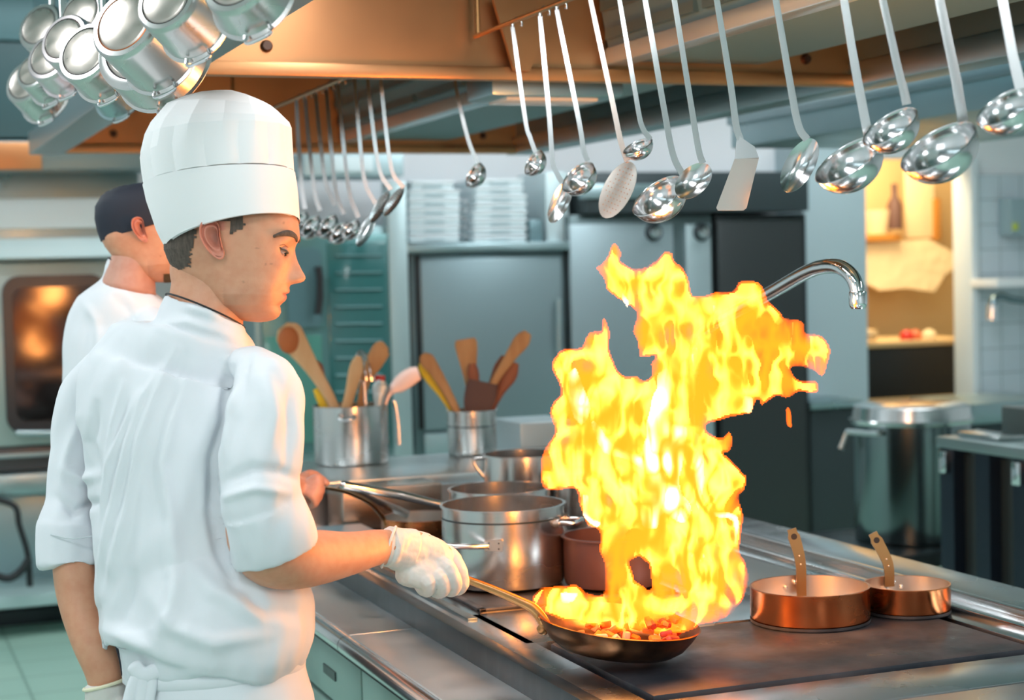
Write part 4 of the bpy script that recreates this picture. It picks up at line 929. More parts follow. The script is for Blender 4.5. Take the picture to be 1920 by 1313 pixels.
for s in (-1, 1):
    an = V(FX, FY, .09) + sd*(s*.11) - fd*.01
    m = MB().tube([an-fd*.05, an-V(0, 0, .02), an+fd*.10-V(0, 0, .035), an+fd*.18-V(0, 0, .045), an+fd*.22-V(0, 0, .05)], [(.042, .045), (.045, .055), (.046, .045), (.044, .035), (.032, .028)], 20, ref=V(0, 0, 1), ends=.5)
    m.v = [V(v.x, v.y, max(v.z, 0.002)) for v in m.v]; obj('shoe', m, BLACK, chef, ang=60)
# ---- gloves
gl = MB(); right_hand(gl, .0022)
limb(gl, [(727, 1025, 2.868, 39, .031), (738, 1026, 2.876, 38, .030), (752, 1030, 2.888, 42, .029), (770, 1034, 2.90, 44, .026)], n=28)
limb(gl, [(800, 1046, 2.925, 47, .023), (778, 1062, 2.905, 42, .022), (760, 1058, 2.90, 38, .022)], n=20, ends=.4)
limb(gl, [(768, 1075, 2.895, 22, .018), (800, 1082, 2.90, 27, .020), (824, 1074, 2.915, 24, .018)], n=20, ends=.4)
gm = remesh(gl, .0020, 2); gm = displace(gm, folds([([(745, 992), (735, 1025), (727, 1062)], 4, 1.6), ([(758, 995), (752, 1030), (738, 1068)], 4, 1.4), ([(775, 1000), (768, 1025), (760, 1040)], 4, -1.4), ([(790, 1020), (800, 1060)], 6, 1.2)], 1, .0016, (42, 42, 42)))
gv = obj('glove', gm, GLOVE, chef, ang=180)
obj('glove_cuff', MB().tube([p for p in ring_at(716, 1064, 742, 988, 2.868, .0315, 32)]+[ring_at(716, 1064, 742, 988, 2.868, .0315, 32)[0]], .0024, 8), GLOVE, gv)
gl = MB(); left_hand(gl, .0022)
limb(gl, [(197, 1284, 2.80, 38, .029), (198, 1300, 2.80, 38, .028), (200, 1330, 2.80, 42, .024)], n=28)
gm = remesh(gl, .0025, 2); gm = displace(gm, folds([], 1, .0016, (42, 42, 42)))
gv = obj('glove', gm, GLOVE, chef, ang=180)
obj('glove_cuff', MB().tube(ring_at(158, 1293, 237, 1272, 2.80, .030, 32)+[ring_at(158, 1293, 237, 1272, 2.80, .030, 32)[0]], .003, 8), mat('glove_rim', (.80, .76, .55), .5), gv)
# ---- hair, brow, eye
def hcut(x, y, v):
    jag = 9*noise.noise(v*420)
    if x < 390: return 380 < y < 514-max(0, x-335)*.25+jag and x < 388-max(0, y-440)*.28+jag
    if x < 441: return 380 < y < 424
    return 380 < y < 447+jag-(x-441)*.35 and x < 474+jag
hr = obj('hair', hair_shell(MH, hcut, 2.0), HAIR, chef, ang=180)
bw = MB()
for s in (-1, 1):
    pts = [(head_x(yy, ww)+.6, yy, ww) for ww, yy in ((66, 447), (58, 442), (48, 440), (36, 442), (24, 447), (14, 452))]
    q = [MH @ V((x-430)*PX, s*-1*w*-1*PX if False else s*w*PX, (500-y)*PX) for x, y, w in spl(pts, 4)]
    bw.tube(q, [(.0016+.0036*math.sin(PI*(.10+.8*i/(len(q)-1))), .0020) for i in range(len(q))], 10, ref=cr, ends=.6)
obj('eyebrows', bw, HAIR, chef, ang=180)
for s in (-1, 1):
    ce = MH @ V((531-430)*PX, s*31*PX, (500-472)*PX)
    ey = obj('eye', MB().ball(ce, 12.5*PX), EYEW, chef, ang=180)
    obj('iris', MB().ball(ce + cr*(7.8*PX) - cu*(4.6*PX) + fw*(s*1.5*PX), 6.0*PX), EYED, ey)
    def onface(y, w, o=1.2):
        x = head_x(y, w); dd = 14.3**2-(w-31)**2-(y-472)**2
        if dd > 0: x = max(x, 531+math.sqrt(dd))
        return MH @ V((x+o-430)*PX, -w*PX if s > 0 else w*PX, (500-y)*PX)
    obj('eyelashes', MB().tube([onface(y, w) for y, w in spl([(467, 50), (470, 44), (474.5, 36), (476.5, 28), (475, 20)], 5)], [(.0010+.0009*math.sin(PI*i/20), .0009) for i in range(21)], 8, ref=cr, ends=.5), HAIR, ey)
    obj('lid_crease', MB().tube([onface(y, w, .2) for y, w in spl([(463, 52), (461, 44), (463, 34), (465, 24)], 5)], .0007, 6), mat('crease_shade', (.34, .12, .07), .6), ey)  # thin dark tube paints the shade in the lid crease
    # lids: skin caps over and under the ball
    lid = MB()
    for (t0, t1, rr) in ((R(20), R(-100) , 13.8), (R(38), R(120), 13.4)):
        rings = []
        for i in range(10):
            el = t0+(t1-t0)*i/9; rings.append([ce + (cr*math.cos(az)*math.cos(el) + fw*math.sin(az)*1.0*math.cos(el)*1.0 - cu*math.sin(el))*(rr*PX) if False else
                ce + (cr*(math.cos(az)*math.cos(el)) + fw*(math.sin(az)) + cu*(-math.cos(az)*math.sin(el)))*(rr*PX) for az in [R(-78+156*j/24) for j in range(25)]])
        lid.loft(rings, cap=False, closed=False)
    lo = obj('eyelid', lid, SK, ey, ang=180); paint(lo, [], (.50, .27, .19))
    q = [ce + (cr*(math.cos(az)*math.cos(R(20))) + fw*math.sin(az) - cu*(math.cos(az)*math.sin(R(21))))*(14.4*PX) for az in [R(-66+132*j/16) for j in range(17)]]
for (x, y, s) in ((338, 516, 48), (508, 499, 70), (519, 499, 62)):
    pass
# ---- toque
TL = [(313, 470, 561, 411, .102, .018), (303, 452, 560, 397, .104, .018), (295, 435, 559.5, 383, .106, .016), (285, 405, 558, 362, .108, .014), (276, 379, 556, 345, .110, .012), (272, 360, 554, 331, .1105, .010), (270, 352, 552.5, 322, .111, .010)]
TU = [(270, 352, 552, 319, .114, .010), (264, 322, 551, 295, .117, .008), (261, 296, 550, 268, .118, .006), (269, 262, 548, 240, .117, .005), (281, 238, 543, 229, .112, .004), (312, 200, 521, 208, .092, .002), (345, 184, 507, 197, .07, 0), (376, 174, 494, 190, .048, 0), (405, 170, 465, 178, .022, 0), (428, 169, 438, 170, .004, 0)]
tq = MB().loft([ring_at(a, b, c, d, HD, h, 96, drop=dr) for a, b, c, d, h, dr in TL] + [ring_at(a+5, b+1, c-5, d+1, HD, h-.005, 96, drop=dr) for a, b, c, d, h, dr in TL[::-1]], cap=False)
hat = obj('toque', tq, PAPERW, chef, ang=60)
NP = 14; n = NP*10; rings = []
for k, (a, b, c, d, h, dr) in enumerate(TU):
    q = ring_at(a, b, c, d, HD, h, n, drop=dr); cc = sum(q, Vector())/n; ring = []
    u = k/(len(TU)-1)
    for j in range(n):
        ph = (j/10) % 1; f = math.cos(PI/NP)/math.cos((ph-.5)*2*PI/NP)        # facets between pleats
        w = max(0, 1-u*2.4); f = 1+(f-1)*min(1, .45+u*2.2)*1.5 - .030*w*math.exp(-((ph-.5)/.10)**2) - .016*max(0, 1-u*1.6)*math.exp(-((min(ph, 1-ph))/.07)**2)
        ring.append(cc+(q[j]-cc)*f)
    rings.append(ring)
obj('crown', MB().loft(rings), PAPERW, hat, ang=14)

# --------------------------------------------------------------- far chef
c2_ = thing('person', 'cook in dark navy cap and white jacket standing behind the near chef', 'person', (at(240, 700, 3.75).x, at(240, 700, 3.75).y, 0))
D2c = 3.78; k2 = 1.0
O2 = at(272, 464, D2c); yw = R(-14)
f2 = (cr*math.cos(yw) - fw*math.sin(yw)).normalized(); a2 = (fw*math.cos(yw) + cr*math.sin(yw)).normalized()
tl = R(5); f3 = f2*math.cos(tl)+cu*math.sin(tl); u3 = cu*math.cos(tl)-f2*math.sin(tl); f3.normalize(); u3.normalize()
M2 = Matrix.Translation(O2) @ Matrix((f3, a2, u3)).transposed().to_4x4() @ Matrix.Scale(.89, 4)
h2m, t2 = head_set(M2, None, None)
limb(h2m, [(272, 455, D2c, 42, .050), (258, 480, D2c, 44, .055), (247, 510, D2c, 45, .058), (240, 545, D2c, 52, .065)], n=28)
b2 = MB()
limb(b2, [(240, 545, 3.8, 38, .05), (240, 600, 3.8, 75, .07), (246, 680, 3.81, 92, .09), (255, 850, 3.8, 85, .10), (258, 1000, 3.8, 85, .10), (275, 1090, 3.8, 80, .095)], n=28)
limb(b2, [(290, 640, 3.74, 24, .03), (340, 710, 3.62, 34, .038), (380, 800, 3.62, 34, .040), (420, 880, 3.66, 32, .04), (480, 905, 3.72, 28, .034), (530, 912, 3.80, 24, .027), (556, 914, 3.85, 22, .022)], n=24)
limb(b2, [(190, 640, 3.92, 26, .03), (176, 710, 3.95, 32, .038), (185, 820, 3.98, 34, .042), (230, 900, 4.0, 28, .034), (260, 960, 4.02, 24, .028), (275, 1010, 4.02, 24, .02)], n=24, ends=.4)
def far_hand(mb, g=0):
    limb(mb, [(545, 914, 3.85, 22, .022+g), (562, 914, 3.87, 25, .020+g), (580, 912, 3.89, 23, .018+g), (590, 912, 3.90, 18, .013)], n=18, ends=.3)
    for i, (y, x) in enumerate(((898, 600), (911, 601), (923, 597), (934, 590))):
        dd = 3.865-.006*i
        finger(mb, [(578-i*3, 904+i*6, dd), (x-4, y-3, dd-.014), (x+1, y+9, dd-.004), (x-6, y+14, dd+.02), (x-14, y+10, dd+.032)], .0100, .0080)
    finger(mb, [(566, 896, 3.90), (584, 889, 3.925), (600, 897, 3.935), (612, 906, 3.93)], .0115, .0088)
far_hand(b2)
F2 = at(295, 900, 3.8)
for s in (-1, 1):
    hp = V(F2.x, F2.y, .88)+sd*(s*.07); an = hp+V(0, 0, -.80)
    b2.tube([hp, hp*.5+an*.5, an], [.066, .055, .038], 18, ends=.5); b2.tube([an-fd*.03, an+fd*.16-V(0, 0, .04)], [.034, .026], 12, ends=.6)
m_ = remesh(b2, .0045, 2); h2m.add(m_.v, m_.f)
bo = obj('body', h2m, SK, c2_, ang=None); paint(bo, t2, (.58, .30, .22)); smooth(bo.data, 180)
J2 = MB()
limb(J2, [(244, 530, 3.8, 44, .060), (240, 545, 3.8, 60, .08), (236, 575, 3.8, 98, .105), (236, 620, 3.81, 114, .125), (238, 700, 3.81, 116, .14), (242, 800, 3.81, 116, .145), (246, 950, 3.81, 118, .15), (250, 1080, 3.80, 122, .155), (252, 1130, 3.80, 118, .15)], n=48)
limb(J2, [(282, 610, 3.74, 36, .045), (308, 650, 3.67, 48, .058), (345, 720, 3.60, 48, .058), (380, 810, 3.61, 46, .056), (410, 862, 3.65, 44, .052), (440, 890, 3.69, 40, .048)], n=32)
limb(J2, [(205, 585, 3.89, 42, .052), (182, 640, 3.93, 46, .055), (176, 720, 3.955, 46, .055), (186, 820, 3.98, 42, .052), (215, 880, 3.99, 38, .046)], n=32)
J2.loft([ring_at(196, 520, 290, 560, 3.8, .075), ring_at(200, 498, 287, 536, 3.8, .068), ring_at(205, 484, 284, 520, 3.8, .064)])
RID2 = [([(150, 560), (180, 600), (190, 680)], 8, 5), ([(215, 560), (235, 575), (250, 600)], 7, -5), ([(232, 600), (212, 650), (205, 690)], 8, 6), ([(190, 620), (178, 690), (168, 740)], 7, 5), ([(165, 600), (150, 680), (148, 740)], 8, -4), ([(205, 545), (235, 550), (262, 575)], 6, 4)]
j2 = remesh(J2, .005, 3); j2 = displace(j2, folds(RID2, 1, .003))
jo = obj('chef_jacket', j2, WHITEC, c2_, ang=180)
obj('collar_piping', MB().tube(ring_at(205, 483, 284, 519, 3.8, .0645)+ring_at(205, 483, 284, 519, 3.8, .0645)[:1], .0016, 6), BLACK, jo)
t_ = MB()
for s in (-1, 1):
    hp = V(F2.x, F2.y, .90)+sd*(s*.07); an = hp+V(0, 0, -.82); t_.tube([hp+V(0, 0, .06), hp, hp*.5+an*.5, an], [.095, .10, .082, .070], 24, ends=.3)
obj('trousers', remesh(t_, .007, 2), NAVY, c2_, ang=180)
for s in (-1, 1):
    an = V(F2.x, F2.y, .09)+sd*(s*.07)
    m = MB().tube([an-fd*.05, an-V(0, 0, .02), an+fd*.10-V(0, 0, .035), an+fd*.2-V(0, 0, .045)], [(.042, .045), (.045, .055), (.046, .045), (.034, .03)], 18, ref=V(0, 0, 1), ends=.5)
    m.v = [V(v.x, v.y, max(v.z, .002)) for v in m.v]; obj('shoe', m, BLACK, c2_)
obj('hair', hair_shell(M2, lambda x, y, v: (x >= 441 and x < 470 and 380 < y < 440), 1.6), HAIR, c2_, ang=180)
bw = MB()
for s in (-1, 1):
    q = [M2 @ V((x-430)*PX, s*w*PX, (500-y)*PX) for x, y, w in spl([(523, 442, 57), (538, 440.5, 47), (552, 444, 33), (561, 450, 17)], 4)]
    bw.tube(q, .0026, 8)
    ce = M2 @ V((531-430)*PX, s*31*PX, (500-472)*PX); obj('eye', MB().ball(ce, 12.5*PX), EYEW, c2_)
obj('eyebrows', bw, HAIR, c2_)
# chin beard shadow as short hair
obj('beard', hair_shell(M2, lambda x, y, v: x > 470 and y > 582, 1.6), mat('beard_hair', (.08, .05, .02), .8), c2_, ang=180)
# skull cap
cp_ = []
def m2(x, y, s): return M2 @ V((x-430)*PX, s*PX, (500-y)*PX)
for (xb, yb, xf, yf, w) in ((308, 474, 562, 418, 94), (300, 445, 564, 400, 98), (296, 410, 562, 372, 101), (300, 375, 550, 345, 98), (320, 345, 520, 325, 84), (360, 325, 480, 315, 55), (410, 318, 440, 317, 15)):
    cx, cy = (xb+xf)/2, (yb+yf)/2; n = 60
    cp_.append([m2(cx+(xf-xb)/2*math.cos(2*PI*j/n), cy+(yf-yb)/2*math.cos(2*PI*j/n), w*math.sin(2*PI*j/n))+cu*(.003*noise.noise(Vector((j*.4, xb*.05, 0)))) for j in range(n)])
cap = obj('cap', MB().loft(cp_), NAVY, c2_, ang=50)
kt = MB().ball(at(208, 372, 3.80), .018); kt.tube([at(207, 372, 3.8), at(203, 388, 3.8), at(208, 402, 3.8)], [(.012, .006)]*3, 10, ref=fw, ends=.5); kt.tube([at(207, 372, 3.8), at(214, 392, 3.79), at(215, 425, 3.79)], [(.012, .006)]*3, 10, ref=fw, ends=.5)
obj('knot', kt, NAVY, cap)
# ================================================================ frying pan, vegetables, fire
PD = 3.0
pc = at(1158, 1180, PD)      # centre of the rim
# tilt: rim plane from left rim (1008,1152) to right rim (1312,1178)
ex = (at(1312, 1180, PD) - at(1008, 1150, PD)); rp_ = ex.length/2; ex.normalize()
ez = (V(0, 0, 1) - ex*ex.z); ez = (ez + fw*-.015); ez.normalize(); ey_ = ez.cross(ex).normalized(); ez = ex.cross(ey_).normalized()
if ez.z < 0: ez = -ez
MPn = Matrix.Translation((at(1312, 1180, PD)+at(1008, 1150, PD))/2) @ Matrix((ex, ey_, ez)).transposed().to_4x4()
pan = thing('frying_pan', 'dark copper-brown frying pan held aloft full of fire', 'frying pan', MPn @ V(0, 0, -.05))
def tm(mb): mb.v = [MPn @ v for v in mb.v]; return mb
rr = rp_
obj('body', tm(MB().lathe([(0, -.052), (rr*.60, -.052), (rr*.72, -.048), (rr*.84, -.036), (rr*.93, -.018), (rr, 0), (rr+.002, .001), (rr-.001, .002), (rr*.92, -.016), (rr*.82, -.034), (rr*.70, -.045), (0, -.049)], (0, 0, 0), 80)), PANM, pan)
hp = [tuple(MPn @ V(-rr*.93, -.004, -.030)), tuple(at(1022, 1172, PD-.012)), tuple(at(1002, 1143, PD-.015)), tuple(at(975, 1128, PD-.018)), tuple(at(920, 1104, PD-.026)), tuple(at(872, 1085, PD-.034)), tuple(at(830, 1064, PD-.050)), tuple(at(790, 1046, PD-.064)), tuple(at(766, 1034, PD-.072))]
hs = spl(hp, 5); rad = [(.0105 if i < 6 else .0085 + .002*math.cos(i*.1), .006) for i in range(len(hs))]
hdl = obj('handle', MB().tube([Vector(p) for p in hs], rad, 14, ref=fw, ends=.5), BRASS, pan)
for (x, y) in ((1012, 1160), (1020, 1172), (1030, 1181)):
    obj('rivet', MB().ball(at(x, y, PD-.022), .0042), BRASS, pan)
# chopped vegetables: individual pieces
VEG = [mat('veg_red', (.75, .07, .03), .4), mat('veg_orange', (.85, .28, .04), .4), mat('veg_pink', (.80, .30, .22), .4), mat('veg_pale', (.85, .60, .35), .45)]
vn = ['red', 'orange', 'pink', 'pale']; placed = []
def vplace():
    for _ in range(400):
        a = random.uniform(0, 2*PI); q = rr*.66*math.sqrt(random.random())
        p = V(q*math.cos(a)+rr*.12, q*math.sin(a), 0)
        if all((p-o).length > .017 for o in placed): placed.append(p); return p
for i in range(56):
    p = vplace() if i < 38 else V(rr*.55+random.uniform(-.035, .035), random.uniform(-.04, .04), 0)
    if p is None: break
    lay = 0
    heap = p.x > rr*.32
    p3 = V(p.x, p.y, -.038 + (.024 if heap else .008) + (.016 + random.uniform(0, .012) if i >= 38 else 0) + random.uniform(0, .008)); k = random.choice((0, 0, 1, 1, 2, 3)) if heap else random.choice((1, 1, 0, 3))
    m = MB().box((-.010, -.006, -.005), (.011, .006, .005), .003)
    q = Matrix.Rotation(random.uniform(0, 6.28), 4, Vector((random.random(), random.random(), random.random()+.01)).normalized())
    m.v = [MPn @ (p3 + (q @ (v*random.uniform(.95, 1.05)))) for v in m.v]
    side = 'heaped at the right of the pan' if heap else 'lying low in the middle of the pan' if p.x > -rr*.2 else 'at the handle side of the pan'
    tag(obj('vegetable_piece', m, VEG[k]), 'small %s chopped vegetable piece %s' % (vn[k], side), 'vegetable', 'chopped %s vegetables %s' % (vn[k], side))

# ---- flames: closed bodies of glowing gas, brighter where thicker
def fire_mat(name, col, k, absb):
    m = bpy.data.materials.new(name); m.use_nodes = True; nt = m.node_tree; nt.nodes.clear()
    out = nt.nodes.new('ShaderNodeOutputMaterial'); em = nt.nodes.new('ShaderNodeEmission'); ab = nt.nodes.new('ShaderNodeVolumeAbsorption'); ad = nt.nodes.new('ShaderNodeAddShader')
    em.inputs[0].default_value = (*col, 1); em.inputs[1].default_value = k; ab.inputs[0].default_value = (0, 0, 0, 1); ab.inputs[1].default_value = absb
    nt.links.new(em.outputs[0], ad.inputs[0]); nt.links.new(ab.outputs[0], ad.inputs[1]); nt.links.new(ad.outputs[0], out.inputs['Volume']); return m
FIRE = fire_mat('flame_gas', (1.0, .145, .006), 175, 42)
FIREM = fire_mat('flame_yellow', (1.0, .42, .045), 120, 10)
FIREB = fire_mat('flame_core', (1.0, .75, .38), 170, 8)
OUT = [(1117.5,500),(1137.6,480),(1147.7,460),(1158,455),(1167.7,472),(1164,487),(1201,502),(1228,487),(1245,472),(1262,474),(1265,487),(1278,500),(1290,520),(1300,551),(1335,549),(1372,544),(1386,530),(1409,524),(1429,534),(1443,564),(1463,584),(1473,597),(1506,601),(1511,624),(1536,628),(1556,648),(1553,681),(1543,706),(1526,698),(1496,690),(1484,693),(1499,713),(1530,713),(1537,725),(1533,738),(1496,737),(1476,750),(1453,743),(1429,762),(1419,752),(1412,775),(1396,778),(1362,785),(1329,795),(1325,805),(1339,812),(1355,819),(1367,809),(1375,829),(1370,847),(1359,849),(1371,860),(1391,884),(1403,896),(1396,919),(1386,934),(1396,967),(1393,998),(1388,1036),(1398,1053),(1403,1084),(1396,1122),(1374,1150),(1346,1166),(1314,1172),(1300,1184),(1253,1190),(1167,1184),(1098,1172),(1029,1156),(998,1133),(1005,1108),(1030,1098),(1057,1096),(1081,1098),(1098,1110),(1126,1114),(1132,1095),(1134,1067),(1122,1032),(1122,998),(1101,988),(1091,960),(1077,922),(1063,917),(1029,922),(1012,905),(1015,856),(1039,809),(1029,775),(1039,752),(1050,731),(1032,691),(1040,668),(1057,653),(1089,649),(1104,621),(1124,621),(1129,594),(1146,618),(1143,648),(1158,691),(1174,705),(1194,705),(1206,712),(1222,704),(1218,682),(1226,670),(1198,671),(1194,641),(1186,621),(1191,584),(1161,564),(1137,547),(1134,527)]
HOLE = [(1181,1053),(1198,1045),(1215,1060),(1221,1101),(1215,1107),(1191,1088)]
HOLE2 = [(1176, 716), (1200, 712), (1222, 722), (1215, 745), (1190, 750)]
def smooth_poly(P): q = spl(list(P)+[P[0]], 3)[:-1]; return np.array([(a[0], a[1]) for a in q])
def inside(P, X, Y):
    r_ = np.zeros(X.shape, bool); j = len(P)-1
    for i in range(len(P)):
        xi, yi = P[i]; xj, yj = P[j]
        c = ((yi > Y) != (yj > Y)) & (X < (xj-xi)*(Y-yi)/(yj-yi+1e-12)+xi); r_ ^= c; j = i
    return r_
def edist(P, X, Y):
    d = np.full(X.shape, 1e9)
    for i in range(len(P)):
        x0, y0 = P[i-1]; dx, dy = P[i][0]-x0, P[i][1]-y0; t = np.clip(((X-x0)*dx+(Y-y0)*dy)/(dx*dx+dy*dy+1e-9), 0, 1)
        d = np.minimum(d, np.hypot(X-x0-t*dx, Y-y0-t*dy))
    return d
def vnoise(X, Y, seed):
    """smooth value noise on arrays"""
    r_ = np.random.RandomState(seed); G = r_.rand(64, 64); xi = np.floor(X).astype(int); yi = np.floor(Y).astype(int); fx = X-xi; fy = Y-yi
    fx = fx*fx*(3-2*fx); fy = fy*fy*(3-2*fy); g = lambda a, b: G[a % 64, b % 64]
    return (g(xi, yi)*(1-fx)+g(xi+1, yi)*fx)*(1-fy)+(g(xi, yi+1)*(1-fx)+g(xi+1, yi+1)*fx)*fy
def flame_sheet(P, holes, D0, tmax, k, step, seed, nz, boost=None, depth=None, streak=None):
    x0, x1, y0, y1 = P[:, 0].min()-6, P[:, 0].max()+6, P[:, 1].min()-6, P[:, 1].max()+6
    xs = np.arange(x0, x1+step, step); ys = np.arange(y0, y1+step, step); X, Y = np.meshgrid(xs, ys)
    wx = X + 5*(vnoise(X/22, Y/22, seed+9)-.5); wy = Y + 5*(vnoise(X/22+7, Y/22, seed+8)-.5)
    ins = inside(P, wx, wy); d = edist(P, wx, wy)
    for h in holes: hi = inside(h, wx, wy); ins &= ~hi; d = np.minimum(d, edist(h, wx, wy))
    d = np.where(ins, d, 0)
    T_ = tmax*(1-np.exp(-d/k))
    if nz:
        # ridged, upward-streaming detail
        ax = X + 26*(vnoise(X/60, Y/70, seed)-.5); ay = Y
        n1 = 1-abs(2*vnoise(ax/26, ay/62, seed+1)-1); n2 = 1-abs(2*vnoise(ax/12, ay/30+3, seed+2)-1); n3 = vnoise(ax/60, ay/80, seed+3)
        T_ = T_*(.16 + 1.25*n1**2.2*(.35+n3) + .42*n2**3 + .35*(n3-.35))
    if boost is not None: T_ = T_*boost(X, Y)
    if streak is not None:
        ax = X + 30*(vnoise(X/55, Y/60, seed+30)-.5) + 10*(vnoise(X/18, Y/18, seed+31)-.5); ay = Y + 14*(vnoise(X/25, Y/25, seed+32)-.5)
        r1 = (1-abs(2*vnoise(ax/30, ay/78, seed+33)-1)); r2 = (1-abs(2*vnoise(ax/15, ay/36, seed+34)-1)); mk = .72*r1+.42*r2 + .5*(streak(X, Y)-1)
        ex_ = (np.clip(mk-.58, 0, 1)/.42)**1.7; T_ = tmax*(1-np.exp(-d/8))*ex_; ins = ins & (ex_ > 0) & (d > 4)
    T_ = np.where(ins, np.maximum(T_, .0008), 0)
    C_ = .10*(vnoise(X/130, Y/130, seed+4)-.5) + .04*(vnoise(X/45, Y/45, seed+5)-.5)
    if depth is not None: C_ = C_ + depth(X, Y)
    idx = -np.ones(X.shape, int); keep = ins; n = keep.sum(); idx[keep] = np.arange(n)
    Dn = D0 + C_ - T_/2; Df = D0 + C_ + T_/2
    def pos(D): return np.array(CP)[None] + (np.array(fw)[None] + np.array(cr)[None]*((X[keep]-960)/F)[:, None] - np.array(cu)[None]*((Y[keep]-656.5)/F)[:, None])*D[keep][:, None]
    a = pos(Dn); b = pos(Df); fs = []; H, W_ = X.shape
    q = keep[:-1, :-1] & keep[1:, :-1] & keep[:-1, 1:] & keep[1:, 1:]
    I, Jx = np.nonzero(q); A = idx[I, Jx]; B_ = idx[I, Jx+1]; C2 = idx[I+1, Jx+1]; D2_ = idx[I+1, Jx]
    front = np.stack([A, B_, C2, D2_], 1); back = np.stack([A, D2_, C2, B_], 1)+n
    cnt = {}
    for fa in front:
        for u in range(4):
            e = (fa[u], fa[(u+1) % 4]); cnt[e] = 1
    side = [(e[1], e[0], e[0]+n, e[1]+n) for e in cnt if (e[1], e[0]) not in cnt]
    return np.vstack([a, b]), [tuple(f) for f in front]+[tuple(f) for f in back]+side
def mesh_obj(name, v, f, m, parent):
    me = bpy.data.meshes.new(name); off = np.array(wloc(parent)); me.from_pydata((v-off).tolist(), [], [tuple(int(i) for i in q) for q in f]); 
    bm = bmesh.new(); bm.from_mesh(me); bmesh.ops.delete(bm, geom=[x for x in bm.verts if not x.link_faces], context='VERTS'); bmesh.ops.recalc_face_normals(bm, faces=bm.faces)
    for x in bm.faces: x.smooth = True
    bm.to_mesh(me); bm.free(); me.materials.append(m); o = bpy.data.objects.new(name, me); COL.objects.link(o); o.parent = parent; return o
fl = thing('flame', 'huge yellow and orange flame roaring up from the frying pan', 'fire', MPn @ V(0, 0, 0))
def boost(X, Y):
    b = 1 + .9*np.exp(-((X-1235)/95)**2-((Y-900)/170)**2) + .5*np.exp(-((X-1110)/60)**2-((Y-780)/90)**2)
    b *= 1 - .35*np.exp(-((X-1400)/150)**2-((Y-640)/110)**2)
    b *= 1 - .45*np.exp(-((X-1360)/50)**2-((Y-1130)/60)**2) ; b *= 1-.6*np.exp(-((X-1195)/55)**2-((Y-735)/30)**2)
    b *= 1 - .75*np.exp(-((X-1270)/34)**2-((Y-1158)/20)**2)
    for (px_, py_, q_) in ((1100, 692, 20), (1290, 620, 26), (1385, 645, 24), (1188, 800, 18), (1345, 700, 20), (1330, 1000, 22), (1150, 1000, 16)): b *= 1-.6*np.exp(-((X-px_)/q_)**2-((Y-py_)/q_)**2)
    return b
lowd = lambda X, Y: -.0*X
v, f = flame_sheet(smooth_poly(OUT), [np.array(HOLE, float)], PD, .115, 26, 2.6, 3, True, boost)
mesh_obj('flame_body', v, f, FIRE, fl)
v, f = flame_sheet(smooth_poly(OUT), [np.array(HOLE, float)], PD-.03, .060, 26, 2.6, 3, False, None, None, lambda X, Y: 1 + .55*np.exp(-((X-1235)/110)**2-((Y-870)/200)**2) + .25*np.exp(-((X-1110)/60)**2-((Y-820)/110)**2) + .22*np.exp(-((X-1210)/70)**2-((Y-560)/50)**2) - .22*np.exp(-((X-1420)/110)**2-((Y-650)/80)**2) - .3*np.exp(-((X-1360)/40)**2-((Y-1130)/50)**2) - .8*np.exp(-((X-1270)/40)**2-((Y-1160)/24)**2) - .5*np.exp(-((X-1100)/26)**2-((Y-692)/26)**2) - .5*np.exp(-((X-1290)/30)**2-((Y-622)/26)**2))
mesh_obj('flame_streaks', v, f, FIREM, fl)
CORES = [[(1235,700),(1252,690),(1262,730),(1258,790),(1290,800),(1284,850),(1275,905),(1298,960),(1278,985),(1245,965),(1232,990),(1204,985),(1195,940),(1213,895),(1180,865),(1130,850),(1108,800),(1118,790),(1150,830),(1200,850),(1212,790),(1224,740)],
 [(1064,700),(1080,690),(1096,730),(1108,770),(1090,800),(1068,770)],
 [(1168,545),(1180,562),(1176,578),(1166,562)], [(1338,572),(1346,575),(1341,592),(1334,588)],
 [(1395,740),(1412,745),(1408,775),(1392,772)], [(1090,925),(1104,930),(1106,965),(1128,980),(1118,992),(1094,970)],
 [(1300,800),(1316,830),(1322,900),(1310,960),(1298,900)],
 [(1050,1112),(1085,1110),(1075,1130),(1052,1132)], [(1335,960),(1372,962),(1388,975),(1380,1030),(1374,980),(1340,972)]]
for i, P in enumerate(CORES):
    v, f = flame_sheet(smooth_poly(P), [], PD-.015, .055, 9, 2.2, 20+i, False)
    mesh_obj('hot_core', v, f, FIREB, fl)
sp = thing('spark', 'small separate orange flame drop right of the fire', 'fire', at(1477, 800, PD))
v, f = flame_sheet(smooth_poly([(1470,768),(1476,762),(1482,772),(1486,798),(1480,803),(1472,796)]), [], PD, .03, 8, 1.2, 50, False); mesh_obj('droplet', v, f, FIRE, sp)
